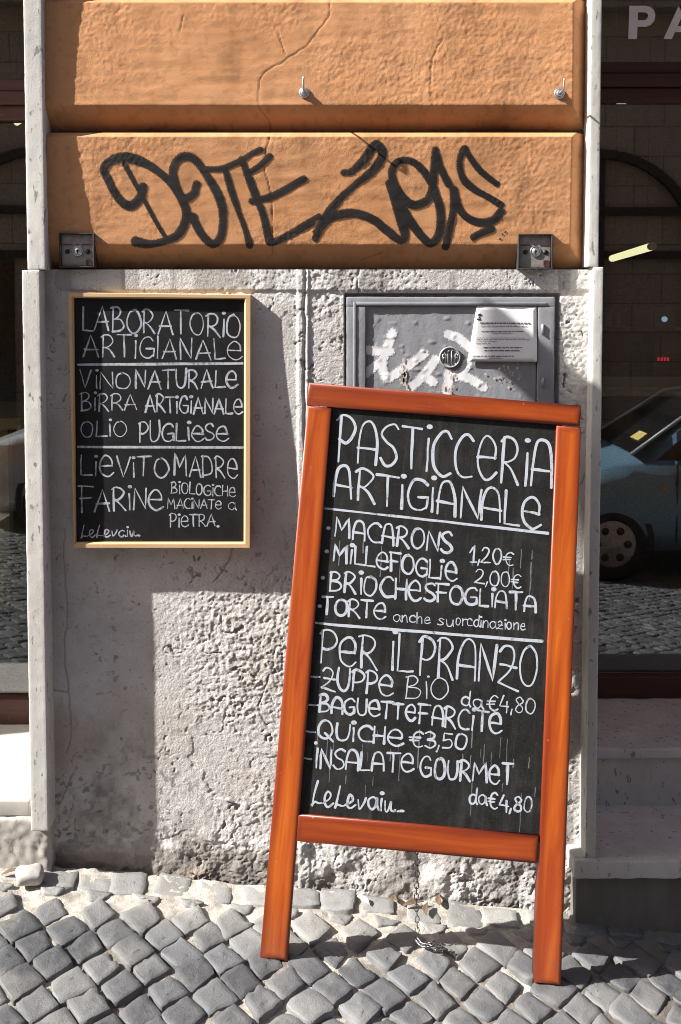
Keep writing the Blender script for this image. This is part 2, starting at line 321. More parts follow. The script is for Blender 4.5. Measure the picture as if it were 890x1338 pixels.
# ------------------------------------------------------------------ strokes of handwriting
def smooth(P, n=7):                         # Catmull-Rom through the points
    P = np.array(P, float)
    if len(P) < 3: return P
    Q = np.vstack([2 * P[0] - P[1], P, 2 * P[-1] - P[-2]]); out = []
    for i in range(len(P) - 1):
        a, b, c, d = Q[i:i + 4]
        for t in np.linspace(0, 1, n, endpoint=False):
            out.append(.5 * (2*b + (c - a)*t + (2*a - 5*b + 4*c - d)*t*t + (3*b - a - 3*c + d)*t**3))
    out.append(P[-1]); return np.array(out)
Oc = [(.30,1),(.12,.9),(.01,.55),(.06,.18),(.25,0),(.45,.08),(.58,.42),(.53,.82),(.36,.99),(.22,.97)]
G = {  # width, strokes: 'l' straight, 'c' curved, 'd' dot
'A': (.66, ['l',(0,0),(.33,1),(.64,0)], ['l',(.06,.34),(.60,.36)]),
'a^': (.60, ['c',(0,0),(.03,.5),(.13,.9),(.30,1),(.47,.86),(.55,.5),(.58,0)], ['l',(.0,.36),(.58,.34)]),
'B': (.55, ['l',(.02,0),(.04,1)], ['c',(-.02,.96),(.25,1.02),(.42,.84),(.33,.64),(.06,.52)], ['c',(.06,.52),(.38,.5),(.53,.28),(.40,.06),(.0,.0)]),
'C': (.58, ['c',(.56,.86),(.42,.99),(.22,.95),(.05,.7),(.0,.42),(.1,.14),(.3,.0),(.58,.05)]),
'D': (.58, ['l',(.02,0),(.02,1)], ['c',(-.04,.98),(.3,.93),(.54,.6),(.48,.2),(.0,.0)]),
'e': (.60, ['l',(.03,.47),(.54,.47)], ['c',(.54,.47),(.53,.72),(.40,.93),(.24,.93),(.07,.74),(.01,.44),(.08,.15),(.27,.0),(.44,.02),(.60,.16)]),
'F': (.54, ['l',(.06,0),(.06,1)], ['l',(-.05,.98),(.54,1.0)], ['l',(.0,.52),(.44,.54)]),
'G': (.62, ['c',(.56,.84),(.42,.99),(.2,.94),(.04,.68),(.01,.36),(.13,.07),(.36,.0),(.57,.12)], ['l',(.57,.10),(.60,.46),(.30,.44)]),
'H': (.50, ['l',(.02,0),(.02,1)], ['l',(.48,0),(.48,1)], ['l',(.02,.46),(.48,.48)]),
'i': (.14, ['l',(.07,0),(.07,.74)], ['d',(.08,1.03)]),
'I': (.14, ['l',(.07,0),(.07,1)]),
'L': (.46, ['l',(.03,1),(.02,.01),(.48,.03)]),
'M': (.74, ['l',(.0,0),(.07,1),(.33,.36),(.62,1),(.72,0)]),
'N': (.58, ['l',(.02,0),(.04,1),(.52,.03),(.55,1)]),
'O': (.62, ['c'] + Oc),
'P': (.50, ['l',(.04,0),(.06,.97)], ['c',(-.04,.9),(.12,1.02),(.36,.98),(.5,.78),(.42,.55),(.22,.42),(.04,.44)]),
'Q': (.66, ['c'] + Oc, ['l',(.30,.30),(.64,-.12)]),
'R': (.58, ['l',(.04,0),(.05,.97)], ['c',(-.04,.9),(.12,1.02),(.34,.98),(.47,.8),(.40,.6),(.22,.46),(.06,.44)], ['c',(.10,.45),(.32,.3),(.56,-.02)]),
'S': (.50, ['c',(.47,.88),(.33,1.0),(.13,.93),(.05,.74),(.16,.56),(.40,.43),(.48,.22),(.34,.03),(.14,.02),(.0,.16)]),
'T': (.58, ['l',(.29,0),(.28,.99)], ['l',(-.02,.98),(.60,1.0)]),
'U': (.54, ['c',(.01,1),(.0,.5),(.07,.1),(.26,0),(.43,.12),(.5,.5),(.51,1)]),
'V': (.54, ['l',(0,1),(.26,0),(.52,1)]),
'Z': (.60, ['c',(.0,.84),(.14,1.0),(.36,.97),(.46,.74),(.34,.4),(.0,.04)], ['l',(.0,.04),(.62,-.10)], ['l',(.06,.50),(.54,.47)]),
'0': (.56, ['c'] + [(x * .9, y) for x, y in Oc]),
'1': (.36, ['l',(0,.55),(.24,1),(.24,0)], ['l',(.06,.0),(.42,.0)]),
'2': (.56, ['c',(.04,.78),(.16,.98),(.36,.98),(.45,.78),(.32,.42),(.0,.02)], ['l',(.0,.02),(.56,.0)]),
'3': (.50, ['c',(.02,.9),(.22,1.0),(.44,.86),(.36,.62),(.16,.52)], ['c',(.16,.52),(.42,.46),(.48,.2),(.26,.0),(.0,.1)]),
'4': (.52, ['l',(.22,1),(.0,.32),(.52,.30)], ['l',(.42,.62),(.42,-.08)]),
'5': (.52, ['l',(.46,1),(.08,.98),(.06,.54)], ['c',(.06,.54),(.32,.62),(.48,.38),(.38,.06),(.0,.04)]),
'6': (.52, ['c',(.40,1),(.12,.7),(.02,.3),(.2,0),(.44,.1),(.46,.4),(.26,.52),(.05,.34)]),
'8': (.50, ['c',(.42,.86),(.25,1),(.07,.82),(.2,.58),(.42,.36),(.44,.1),(.22,.0),(.04,.16),(.14,.42),(.38,.64),(.44,.82)]),
'€': (.62, ['c',(.58,.86),(.42,.98),(.2,.82),(.12,.5),(.2,.16),(.4,.0),(.6,.1)], ['l',(-.02,.58),(.44,.60)], ['l',(-.02,.40),(.40,.42)]),
',': (.16, ['l',(.12,.16),(.03,-.22)]), '.': (.16, ['d',(.06,.03)]), '-': (.4, ['l',(0,.42),(.36,.42)]), '_': (.36, ['l',(.0,.02),(.34,.05)]), ' ': (.34,),
'α': (.60, ['c',(.48,.50),(.3,.62),(.05,.45),(.05,.15),(.26,.0),(.45,.2),(.5,.58),(.5,.2),(.62,.0)]),
'ν': (.50, ['c',(0,.6),(.02,.0)], ['c',(.02,.35),(.22,.62),(.40,.5),(.44,.0)]),
'ϲ': (.44, ['c',(.42,.5),(.24,.62),(.03,.42),(.05,.1),(.24,.0),(.46,.08)]),
'η': (.48, ['l',(.02,1.0),(.02,.0)], ['c',(.02,.35),(.2,.6),(.38,.5),(.42,.0)]),
'ε': (.48, ['l',(.04,.3),(.40,.32)], ['c',(.40,.32),(.38,.52),(.22,.60),(.04,.4),(.05,.1),(.22,.0),(.46,.1)]),
'σ': (.42, ['c',(.36,.54),(.18,.62),(.06,.48),(.2,.32),(.34,.16),(.2,.0),(.0,.06)]),
'υ': (.48, ['c',(.02,.58),(.04,.12),(.2,.0),(.36,.16),(.42,.58)], ['l',(.42,.58),(.44,.0)]),
'ο': (.48, ['c'] + [(x * .72, y * .6) for x, y in Oc]),
'ρ': (.34, ['l',(.02,.58),(.03,.0)], ['c',(.03,.36),(.16,.58),(.34,.56)]),
'δ': (.52, ['c',(.40,.5),(.24,.6),(.04,.4),(.06,.1),(.24,.0),(.40,.2),(.46,1.0)], ['c',(.45,.9),(.44,.2),(.52,.0)]),
'ι': (.14, ['l',(.06,.58),(.06,.0)], ['d',(.06,.84)]),
'ζ': (.48, ['c',(.02,.5),(.2,.62),(.38,.48),(.2,.2),(.0,.02)], ['l',(.0,.02),(.46,-.02)], ['l',(.06,.3),(.4,.3)]),
'λ': (.50, ['c',(.22,1.05),(.10,.5),(.0,-.04)], ['c',(.0,.0),(.14,.14),(.36,.10),(.5,.12)]),
'έ': (.56, ['c',(.0,.12),(.34,.34),(.40,.56),(.22,.66),(.08,.44),(.10,.1),(.3,.0),(.56,.16)]),
'β': (.46, ['c',(.0,.5),(.10,.02),(.34,.34),(.44,.60)]),
'ω': (.62, ['c',(.0,.5),(.06,.05),(.2,.0),(.34,.5),(.36,.1),(.52,.02),(.62,.1)]),
}
def glyph_strokes(text, p0, p1, h0, h1, up, rnd, arch=False, track=.13):
    """handwriting along the line p0 -> p1 in photo pixels; returns lists of pixel polylines"""
    keys = [('a^' if c == 'A' and arch else c) for c in text]
    W = sum(G[k][0] + track for k in keys) - track
    p0, p1, up = np.array(p0, float), np.array(p1, float), np.array(up, float); x = 0; out = []
    for k in keys:
        g = G[k]; sx, sy, dx, dy = 1 + rnd.uniform(-.07, .07), 1 + rnd.uniform(-.06, .06), rnd.uniform(-.02, .02), rnd.uniform(-.035, .035)
        for st in g[1:]:
            P = np.array(st[1:], float); P = P * [sx, sy] + [dx, dy] + rnd.normal(0, .014, P.shape)
            P = smooth(P) if st[0] == 'c' else P
            if st[0] == 'l':                # straight strokes still wobble a little
                P = np.vstack([np.linspace(P[i], P[i + 1], 4)[:3] for i in range(len(P) - 1)] + [P[-1:]]); P = P + rnd.normal(0, .006, P.shape)
            T = (x + P[:, 0]) / W
            out.append((st[0], p0 + np.outer(T, p1 - p0) + (h0 + (h1 - h0) * T)[:, None] * P[:, 1:2] * up))
        x += g[0] + track
    return out
class Ink:                                  # flat marker strokes on a board; every stroke a hair above the last
    def __init__(s): s.mb = MB(); s.k = 0
    def stroke(s, P, wd, rnd, off=None):    # P: (n,2) board coordinates in metres
        P = np.asarray(P, float)
        if len(P) < 2: return
        o = -(s.k % 60) * 2.5e-6; s.k += 1
        d = np.gradient(P, axis=0); d /= np.linalg.norm(d, axis=1, keepdims=True) + 1e-12; n = np.stack([-d[:, 1], d[:, 0]], 1)
        ww = wd / 2 * (.76 + .20 * np.sin(np.linspace(0, 3.5, len(P)) + rnd.uniform(0, 6))) * rnd.uniform(.84, 1.08)
        L = P + n * ww[:, None]; R = P - n * ww[:, None]
        loop = list(L)
        for a in np.linspace(0, math.pi, 6)[1:-1]: loop.append(P[-1] + ww[-1] * (n[-1] * math.cos(a) + d[-1] * math.sin(a)))
        m = len(P); V = [(x, o, y) for x, y in list(L) + list(R)]
        s.mb.add(V, [(i, i + 1, m + i + 1, m + i) for i in range(m - 1)])
        for q, dd, ee in ((0, -d[0], 1), (m - 1, d[-1], 1)):
            c = [P[q] + ww[q] * (n[q] * math.cos(a) + dd * math.sin(a)) for a in np.linspace(0, math.pi, 7)]
            s.mb.add([(x, o - 1e-6, y) for x, y in c], [tuple(range(7))])
    def dot(s, c, rx, ry):
        o = -(s.k % 60) * 2.5e-6; s.k += 1
        s.mb.add([(c[0] + rx * math.cos(a), o, c[1] + ry * math.sin(a)) for a in np.linspace(0, 2 * math.pi, 12, endpoint=False)], [tuple(range(12))])
    def text(s, conv, text, p0, p1, h0, h1, up, wpx, px, rnd, arch=False, track=.13):
        for ty, P in glyph_strokes(text, p0, p1, h0, h1, up, rnd, arch, track):
            Q = np.array([conv(*p) for p in P])
            if ty == 'd': s.dot(Q[0], wpx * px * .95, wpx * px * .75)
            else: s.stroke(Q, wpx * px, rnd)
    def line(s, conv, p0, p1, wpx, px, rnd, n=14):
        for k in range(2):
            P = np.linspace(np.array(p0) + [0, k * wpx * .25], np.array(p1) + [0, k * wpx * .2], n) + rnd.normal(0, .25, (n, 2))
            s.stroke(np.array([conv(*p) for p in P]), wpx * px * .8, rnd)

def seg_dist(X, Z, P):                      # distance of grid points to a polyline
    D = np.full(X.shape, 1e3)
    for a, b in zip(P[:-1], P[1:]):
        lo, hi = np.minimum(a, b) - .05, np.maximum(a, b) + .05
        m = (X > lo[0]) & (X < hi[0]) & (Z > lo[1]) & (Z < hi[1])
        if not m.any(): continue
        x, z = X[m], Z[m]; ab = b - a; t = np.clip(((x - a[0]) * ab[0] + (z - a[1]) * ab[1]) / (ab @ ab + 1e-12), 0, 1)
        D[m] = np.minimum(D[m], np.hypot(x - a[0] - t * ab[0], z - a[1] - t * ab[1]))
    return D

# ------------------------------------------------------------------ the building
bld = thing('building', 'ochre and grey plastered building front with a pier between two shop openings', 'building', (0, .3, 0))
Z0 = at(445, 353)[2]                        # top of the grey plaster
XL, XR = at(61, 700)[0], at(768, 700)[0]
YJ = -.070                                  # front of the stone jambs
px2 = lambda pts, Y=0: np.array([at(x, y, Y)[[0, 2]] for x, y in pts])

# grey plaster of the pier: a height field with roughcast, trowel marks, cracks and a broken foot
CAB = (at(452, 386)[0], at(727, 386)[0], at(452, 590)[2], at(452, 386)[2])
def batter(z):                              # the plaster thickens towards its top
    return .026 * sstep(.55, 1.56, np.asarray(z))
def plaster():
    xs = np.arange(XL - .004, XR + .004, .0023); zs = np.arange(-.16, Z0 + .0023, .0023)
    X, Z = np.meshgrid(xs, zs, indexing='ij')
    wx = X + .01 * fbm(X * 9, Z * 9, 2); wz = Z + .01 * fbm(X * 9, Z * 9, 5)
    rough = .62 * fbm(wx * 120, wz * 130, 1, 3, .62) + .55 * np.abs(fbm(wx * 55, wz * 60, 41, 3, .6)) - .1; lump = fbm(wx * 16, wz * 16, 3, 3); warp = fbm(X * 2.2, Z * 2.2, 9, 2)
    pX = CX + X * 540; pY = 1157 - Z * 526
    sm = np.clip(.30 + .95 * sstep(180, 300, pX) * sstep(700, 800, pY) + 1.0 * sstep(375, 420, pX) * (1 - sstep(560, 620, pY)) + .55 * (1 - sstep(380, 400, pY)) + .35 * sstep(1020, 1090, pY), .28, 1.25)
    sm *= .45 + .85 * sstep(-.35, .35, fbm(X * 6, Z * 6, 14, 4))
    h = .0023 * sm * rough + .0013 * np.clip(sm, .4, 1) * lump + .0025 * warp + batter(Z)
    h += .0006 * fbm(X * 9, Z * 60, 7, 2) * sm                                   # trowelled sideways
    pits = np.clip(fbm(wx * 60 + 3 * fbm(X * 40, Z * 40, 90, 2), wz * 60 + 3 * fbm(X * 40, Z * 40, 95, 2), 21, 2) - .48, 0, 1); h -= .010 * pits * (.3 + sm)
    band = sstep(378, 381, 0 * pX + pY) * 1.0
    h += .0030 * (1 - band) * (1 - .3 * np.abs(rough))                            # smoother band along the top
    strip = sstep(387, 391, pX) * (1 - sstep(402, 406, pX)); h += .0035 * strip
    h -= .006 * np.exp(-((pX - 398.5 + 1.2 * vnoise(Z * 30, 0, 3)) / 1.6)**2) * (pY < 760)
    h += .010 * sstep(1075, 1125, pY) * (.5 + fbm(X * 14, Z * 14, 6, 3)) + .004 * sstep(1060, 1120, pY) * fbm(X * 40, Z * 40, 8, 3)
    flake = sstep(.12, .15, fbm(X * 7, Z * 11, 31, 5)) * sstep(820, 1040, pY); h -= .0016 * flake
    h = h * sstep(0, .012, np.abs(X - XL + .001)) * 1.0
    cr = np.full(X.shape, 1e3)
    for c in ([(86,690),(84,730),(88,800),(83,850),(90,905),(92,960),(86,985)], [(68,902),(88,905)], [(352,880),(345,905),(338,925),(350,950)], [(310,700),(298,735),(280,760)],
              [(95,1010),(85,1035),(78,1050),(72,1048)], [(470,352),(466,372),(470,380)]):
        P = px2(c); P = smooth(P, 6) + rng.normal(0, .0012, (len(smooth(P, 6)), 2)); cr = np.minimum(cr, seg_dist(X, Z, P))
    h -= .0022 * np.exp(-(cr / .0014)**2)
    inc = (X > CAB[0] - .004) & (X < CAB[1] + .004) & (Z > CAB[2]) & (Z < CAB[3] + .004); h = np.where(inc, -.004, h)
    dn = fbm(X * 7, Z * 4, 11, 5, .6)
    dirt_dark = (.50 + .35 * fbm(X * 60, Z * 60, 77, 3)) * sstep(.02, .5, dn + .55 * sstep(960, 1110, pY) * (1 - sstep(190, 260, pX)) - .1) * (.35 + .65 * sstep(860, 1010, pY)) * (1 - .75 * sstep(210, 260, pX))
    dirt_dark = np.maximum(dirt_dark, .5 * sstep(.0, .5, dn + .35) * (1 - sstep(66, 92, pX)) * (.5 + .5 * (1 - sstep(380, 560, pY))))
    dirt_dark = np.maximum(dirt_dark, .5 * np.exp(-(cr / .0022)**2)); dirt_dark = np.maximum(dirt_dark, np.clip(pits * 2.2, 0, .7))
    dirt_dark = np.maximum(dirt_dark, .5 * sstep(.25, .45, vnoise(X * 30, Z * 12, 40)) * (1 - band) * .8)
    spk = sstep(.30, .42, fbm(X * 70, Z * 70, 78, 2)) * sstep(880, 1040, pY) * (1 - sstep(230, 300, pX)); dirt_dark = np.maximum(dirt_dark, .6 * spk); dirt_dark = np.maximum(dirt_dark, .6 * sstep(1020, 1112, pY + 40 * dn) * sstep(-.15, .3, fbm(X * 25, Z * 14, 66, 4)))
    dirt_dark = np.maximum(dirt_dark, .75 * sstep(1098, 1118, pY + 8 * dn) * (1 - sstep(330, 420, pX)))
    rust = .05 + .4 * sstep(.0, .5, fbm(X * 5, Z * 5, 52, 3)) * (.3 + .7 * sstep(760, 1000, pY))
    V = np.stack([X, -h, Z], -1)
    mesh_np('plaster_wall', V, grid_quads(*X.shape), M['plaster'], bld, attrs={'dirt_dark': dirt_dark, 'rust': rust})
plaster()
mb = MB(); mb.box((XL - .02, .012, -.5), (XR + .02, .5, 2.9)); mb.build('pier_core', M['plaster'], bld)

# ochre blocks with chamfered joints
BX1, BX2 = at(56, 250, -.044)[0], at(771, 250, -.044)[0]
XF = at(747, 250, -.044)[0]                 # where the right-hand chamfer starts
def block_y(X, Z, zb, zt, g0, g1, seed):    # depth of one block at (x, z)
    cb = np.clip((Z - zb) / .056, 0, 1); ct = np.where(Z > zt - 1e-6, 0, .70 + .30 * np.clip((zt - .0006 - Z) / .0115, 0, 1)); cr = np.clip((BX2 - X) / (BX2 - XF), 0, 1)
    bev = np.minimum(np.minimum(sstep(0, 1, cb) * .35 + cb * .65, ct), cr)
    t = (Z - zb) / (zt - zb)
    base = .044 + g0 * (1 - t) + g1 * t
    r = fbm(X * 165, Z * 165, seed, 2, .6); l = fbm(X * 9, Z * 7, seed + 3, 3)
    full = np.clip((bev - .8) / .2, 0, 1)
    h = -.006 + (base + .006) * bev + (.00025 + .0003 * full) * (.15 + 1.3 * sstep(-.4, .4, fbm(X * 7, Z * 7, seed + 9, 3))) * r + .0009 * full * fbm(X * 18, Z * 55, seed + 20, 3) + .0016 * l * (.4 + .6 * full)
    return -h
BLK = [(Z0 + .004, at(445, 172, -.044)[2], -.010, .003, 4), (at(445, 169, -.044)[2], at(445, -1, -.044)[2] + .006, .005, -.002, 14), (at(445, -4, -.044)[2] + .006, 2.62, 0, 0, 24), (2.625, 2.95, 0, 0, 34)]
CRK = [[(431,0),(430,20),(415,40),(400,60),(370,80),(342,100),(338,140)], [(579,50),(566,75),(563,100),(562,125)], [(364,45),(373,70)], [(340,140),(352,160),(352,172)], [(352,180),(345,215),(355,260),(356,330)], [(470,340),(500,330)], [(240,20),(236,40)]]
def blocks():
    for k, (zb, zt, g0, g1, sd) in enumerate(BLK):
        st = .0029 if k < 2 else .012
        xs = np.append(np.arange(BX1, BX2, st), BX2); zs = np.append(np.arange(zb, zt, st), zt)
        if k < 2: zs = np.unique(np.concatenate([zs, zt - np.array([.012, .0095, .007, .0045, .002, .0006])]))
        X, Z = np.meshgrid(xs, zs, indexing='ij'); Y = block_y(X, Z, zb, zt, g0, g1, sd)
        cr = np.full(X.shape, 1e3)
        if k < 2:
            for c in CRK:
                P = smooth(px2(c, -.044), 6); P = P + rng.normal(0, .0010, P.shape); cr = np.minimum(cr, seg_dist(X, Z, P))
            Y = Y + .0015 * np.exp(-(cr / .0012)**2)
        pX, pY = CX + X * 547, 1157 - Z * 526
        dirt_dark = .45 * np.exp(-(cr / .0016)**2) + .75 * np.exp(-np.maximum(Z - zb, 0) / .006) + .55 * sstep(.1, .5, fbm(X * 8, Z * 20, 61, 4)) * np.exp(-np.maximum(Z - zb, 0) / .03)  # cracks and the bottom edge of each block darkened
        dirt_dark += .16 * sstep(.05, .5, fbm(X * 28, Z * 2.2, 91, 3)) * sstep(zb, zt, Z) + .14 * sstep(.25, .45, fbm(X * 70, Z * 70, 92, 2))
        dirt_dark += .5 * np.exp(-np.maximum(BX2 - X, 0) / .006) + .22 * sstep(.2, .55, fbm(X * 10, Z * 6, 71, 4)) + .5 * np.exp(-np.maximum(X - at(60, 250, -.04)[0], 0) / .005)  # dark lines down both side edges, plus random blotches
        pale = .6 * sstep(.2, .6, fbm(X * 40, Z * 40, 81, 3)) * np.exp(-(np.abs(np.hypot((pX - 101) / 26, (pY - 326) / 27) - 1)) * 9) if k == 0 else 0 * X
        mesh_np('stucco_block', np.stack([X, Y, Z], -1), grid_quads(*X.shape), M['stucco'], bld, attrs={'dirt_dark': np.clip(dirt_dark, 0, .9), 'pale': np.clip(pale, 0, .8)})
        if k < 3:                           # dark strip at the bottom of each joint
            m2 = MB(); m2.box((BX1, -.004, zt - .001), (BX2 + .002, .02, BLK[k + 1][0] + .001)); m2.build('joint', M['recess'], bld)
blocks()

# graffiti: sprayed strokes on the lower block
def za(pts): return [(120 + x / 3.069, 180 + y / 3.069) for x, y in pts]
def zb_(pts): return [(400 + x / 3.296, 170 + y / 3.296) for x, y in pts]
GRAF = [(za(p), wd) for p, wd in [
    ([(205,195),(195,235),(150,272),(100,235),(65,170),(48,120),(90,85),(150,80),(230,110),(310,175),(360,250),(378,310),(350,380),(295,412),(230,425),(175,415)], 10.5),
    ([(130,105),(165,170),(220,270),(260,345),(300,410)], 5),
    ([(420,185),(405,225),(365,240),(335,190),(325,125),(360,78),(410,85),(460,150),(510,240),(525,320),(515,395),(485,425),(445,395),(415,345),(405,315)], 10),
    ([(460,125),(520,122),(590,95),(640,65),(675,48)], 8), ([(535,130),(555,200),(585,290),(615,370),(632,430)], 7.5),
    ([(600,85),(625,150),(655,230),(685,310),(705,390),(720,420),(800,385),(880,340)], 9), ([(630,140),(675,110),(712,75)], 7.5), ([(640,255),(720,235),(790,200),(850,165)], 8)]]
GRAF += [(zb_(p), wd) for p, wd in [
    ([(-60,440),(0,400),(55,370)], 7), ([(160,183),(200,175),(245,130),(290,70),(310,65),(330,105),(290,170),(210,235),(130,310),(75,385),(40,465)], 9.5),
    ([(45,440),(90,385),(150,360),(220,358),(290,385),(345,430),(405,475),(425,455),(410,390),(385,310),(358,230)], 10),
    ([(365,235),(400,310),(450,395),(510,470),(545,485),(575,440),(580,360),(560,280),(535,220),(490,160),(440,130),(390,140),(368,190),(395,260),(440,310),(480,320),(525,295),(545,240),(550,160),(557,85)], 9.5),
    ([(557,95),(580,165),(612,230)], 9), ([(635,255),(635,330),(620,420),(602,500)], 8.5), ([(635,255),(655,330),(700,380),(760,398),(810,385),(838,350)], 9),
    ([(838,320),(790,290),(720,250),(675,205),(660,140),(680,78),(700,110),(750,175),(822,232)], 8.5), ([(722,460),(760,440),(800,425)], 8)]]
def graffiti():
    zb, zt, g0, g1, sd = BLK[0]; st = .0024
    xs = np.arange(at(118, 250, -.04)[0], at(672, 250, -.04)[0], st); zs = np.arange(at(300, 338, -.04)[2], at(300, 180, -.04)[2], st)
    X, Z = np.meshgrid(xs, zs, indexing='ij'); Y = block_y(X, Z, zb, zt, g0, g1, sd) - .0011
    pa = np.zeros(X.shape)
    for P, wd in GRAF:
        r = wd / 2 / 547 * .93; Q = smooth(px2(P, -.044), 8); Q = Q + np.stack([0 * Q[:, 0], 0 * Q[:, 0]], 1)
        d = seg_dist(X, Z, Q); rr = r * (1 + .22 * vnoise(X * 14, Z * 14, 5)); pa = np.maximum(pa, (1 - sstep(rr * .55, rr * 1.75, d)) * (.93 + .2 * vnoise(X * 9, Z * 9, 15)))
    for c in [(657,306),(661,303),(654,312)]:
        q = px2([c], -.044)[0]; pa = np.maximum(pa, 1 - sstep(.001, .004, np.hypot(X - q[0], Z - q[1])))
    q = grid_quads(*X.shape); keep = pa.ravel()[q].max(1) > .02; q = q[keep]; used, inv = np.unique(q, return_inverse=True)
    V = np.stack([X, Y, Z], -1).reshape(-1, 3)[used]
    mesh_np('graffiti', V, inv.reshape(-1, 4), M['black_paint'], bld, attrs={'paint': pa.ravel()[used]})
graffiti()

# stone jambs
def jamb(lo, hi, res=.007, amp=.0006, seed=0, m='jamb', r=.0025):
    mb = MB(); mb.rbox(lo, hi, r, res, amp, 85, seed); return mb.build('stone_jamb', M[m], bld)
zj = at(40, 353, YJ)[2]; zjb = at(40, 1086, YJ)[2]
JL0, JL1 = at(29, 500, YJ)[0] - .0, at(53.5, 500, YJ)[0]
jamb((at(28.5, 356, YJ)[0], YJ, zjb), (at(52, 356, YJ)[0], .60, zj), seed=1)
jamb((at(33, 200, YJ)[0], YJ + .003, zj + .001), (at(57, 200, YJ)[0], .60, 2.9), seed=2)
RJ0, RJ1 = at(774.5, 400, YJ)[0], at(788, 400, YJ)[0]
jamb((RJ0, YJ, at(770, 1131, YJ)[2] - .01), (RJ1, .80, at(780, 349, YJ)[2]), seed=3)
jamb((at(770.5, 200, YJ)[0], YJ + .003, at(780, 349, YJ)[2] + .001), (at(784.5, 200, YJ)[0], .80, 2.9), seed=4)

# left opening: plinth, sill, timber window
zs1 = at(10, 1045, -.03)[2]; zs0 = at(10, 1066, -.03)[2]
YLW = at_z(10, 948, zs1)[1]
mb = MB(); mb.rbox((-2.4, -.045, -.2), (at(66, 1100, -.045)[0], .3, zs0), .010, .006, .0032, 70, 11); mb.build('plinth', M['plinth'], bld)
mb = MB(); mb.rbox((-2.4, -.035, zs0 + .001), (at(38.5, 1050, -.035)[0], YLW + .06, zs1), .004, .02, .0015, 30, 12); mb.build('sill', M['sillstone'], bld)
# right opening: two steps
zt1 = at(800, 1125, -.085)[2]; zt0 = at(800, 1149, -.085)[2]
YR1 = at_z(830, 1052, zt1)[1]; zr1 = at(830, 990, YR1 - .02)[2]; zr0 = at(830, 1001, YR1)[2]
ztop = at(830, 978, YR1 - .02)[2]; YRW = at_z(830, 914, ztop)[1]
mb = MB(); mb.rbox((at(750, 1135, -.085)[0], -.085, zt0), (2.6, YR1 + .05, zt1), .005, .012, .0028, 45, 13); mb.build('step', M['step'], bld)
mb = MB(); mb.rbox((at(752, 1170, -.06)[0], -.06, -.6), (2.6, .1, zt0 - .001), .004, .02, .002, 30, 14); mb.build('step_riser', M['riser'], bld)
mb = MB(); mb.rbox((RJ0 + .005, YR1, zt1 - .01), (2.6, YR1 + .06, ztop - .031), .003, .02, .002, 25, 15); mb.build('step_riser', M['step'], bld)
mb = MB(); mb.rbox((RJ0 + .005, YR1 - .02, ztop - .03), (2.6, YRW + .2, ztop), .007, .012, .0028, 45, 16); mb.build('threshold', M['step'], bld)

# timber shop windows
def shop_window(x0, x1, Y, zbot, zb1, zt0_, zt1_, ztopp, flip):
    mb = MB(); e = .01
    mb.rbox((x0, Y - .035, zbot), (x1, Y + .035, zb1), .004)
    for a, b, d in ((0, .36, .030), (.365, .70, .042), (.705, 1, .034)):      # moulded transom
        mb.rbox((x0, Y - d, zt0_ + (zt1_ - zt0_) * a), (x1, Y + .03, zt0_ + (zt1_ - zt0_) * b), .004)
    mb.rbox((x0, Y - .035, ztopp - .08), (x1, Y + .035, ztopp), .004)
    xs = x0 if flip else x1
    for c in ((x0, x0 + .03), (x1 - .06, x1)): mb.rbox((c[0], Y - .034, zb1 + .001), (c[1], Y + .034, zt0_ - .001), .004); mb.rbox((c[0], Y - .034, zt1_ + .001), (c[1], Y + .034, ztopp - .081), .004)
    f = mb.build('shop_window', M['frame'], bld)
    for a, b in ((zb1, zt0_), (zt1_, ztopp - .08)):
        g = MB(); g.box((x0 + .031, Y - .003, a + .001), (x1 - .061, Y + .003, b - .001)); g.build('glass', M['glass'], f)
    return f
wl = shop_window(-2.35, at(33, 500, YJ)[0] - .0 + .12, YLW + .04, zs1 + .001, at(10, 915, YLW)[2], at(10, 156, YLW)[2], at(10, 103, YLW)[2], 2.9, False)
YG = YRW + .04
wr = shop_window(RJ1 - .06, 2.55, YG, ztop + .001, at(830, 885, YRW)[2], at(830, 132, YRW)[2], at(830, 80, YRW)[2], 2.9, True)
def letters():
    me = MB(); Y = YG - .0045
    q = lambda x, y: at(x, y, Y)
    def poly(P):                            # convex pieces, 0.8 mm vinyl
        me.quadprism([q(*p) for p in P], (0, .0012, 0))
    # P
    poly([(821,51),(832.5,51),(834,7.5),(822.5,7.5)])
    pts = [(834,7.5),(843,7.5),(850,9),(854.5,13),(856.5,19.5),(855,27),(850.5,32.5),(844,35),(833.2,35)]
    inn = [(834,16),(842,16),(845,17),(846.5,18.5),(847,20.5),(846,23.5),(844.5,25.5),(842,26.5),(833.5,26.5)]
    for i in range(len(pts) - 1): poly([pts[i], pts[i + 1], inn[i + 1], inn[i]])
    # A (runs out of the photograph)
    poly([(867,51),(878,51),(897,7.5),(887,7.5)]); poly([(897.1,7.5),(887,7.5),(906,51),(917,51)]); poly([(881.5,42),(902,42),(899,34),(885,34)])
    me.build('lettering', M['letter'], wr)
letters()

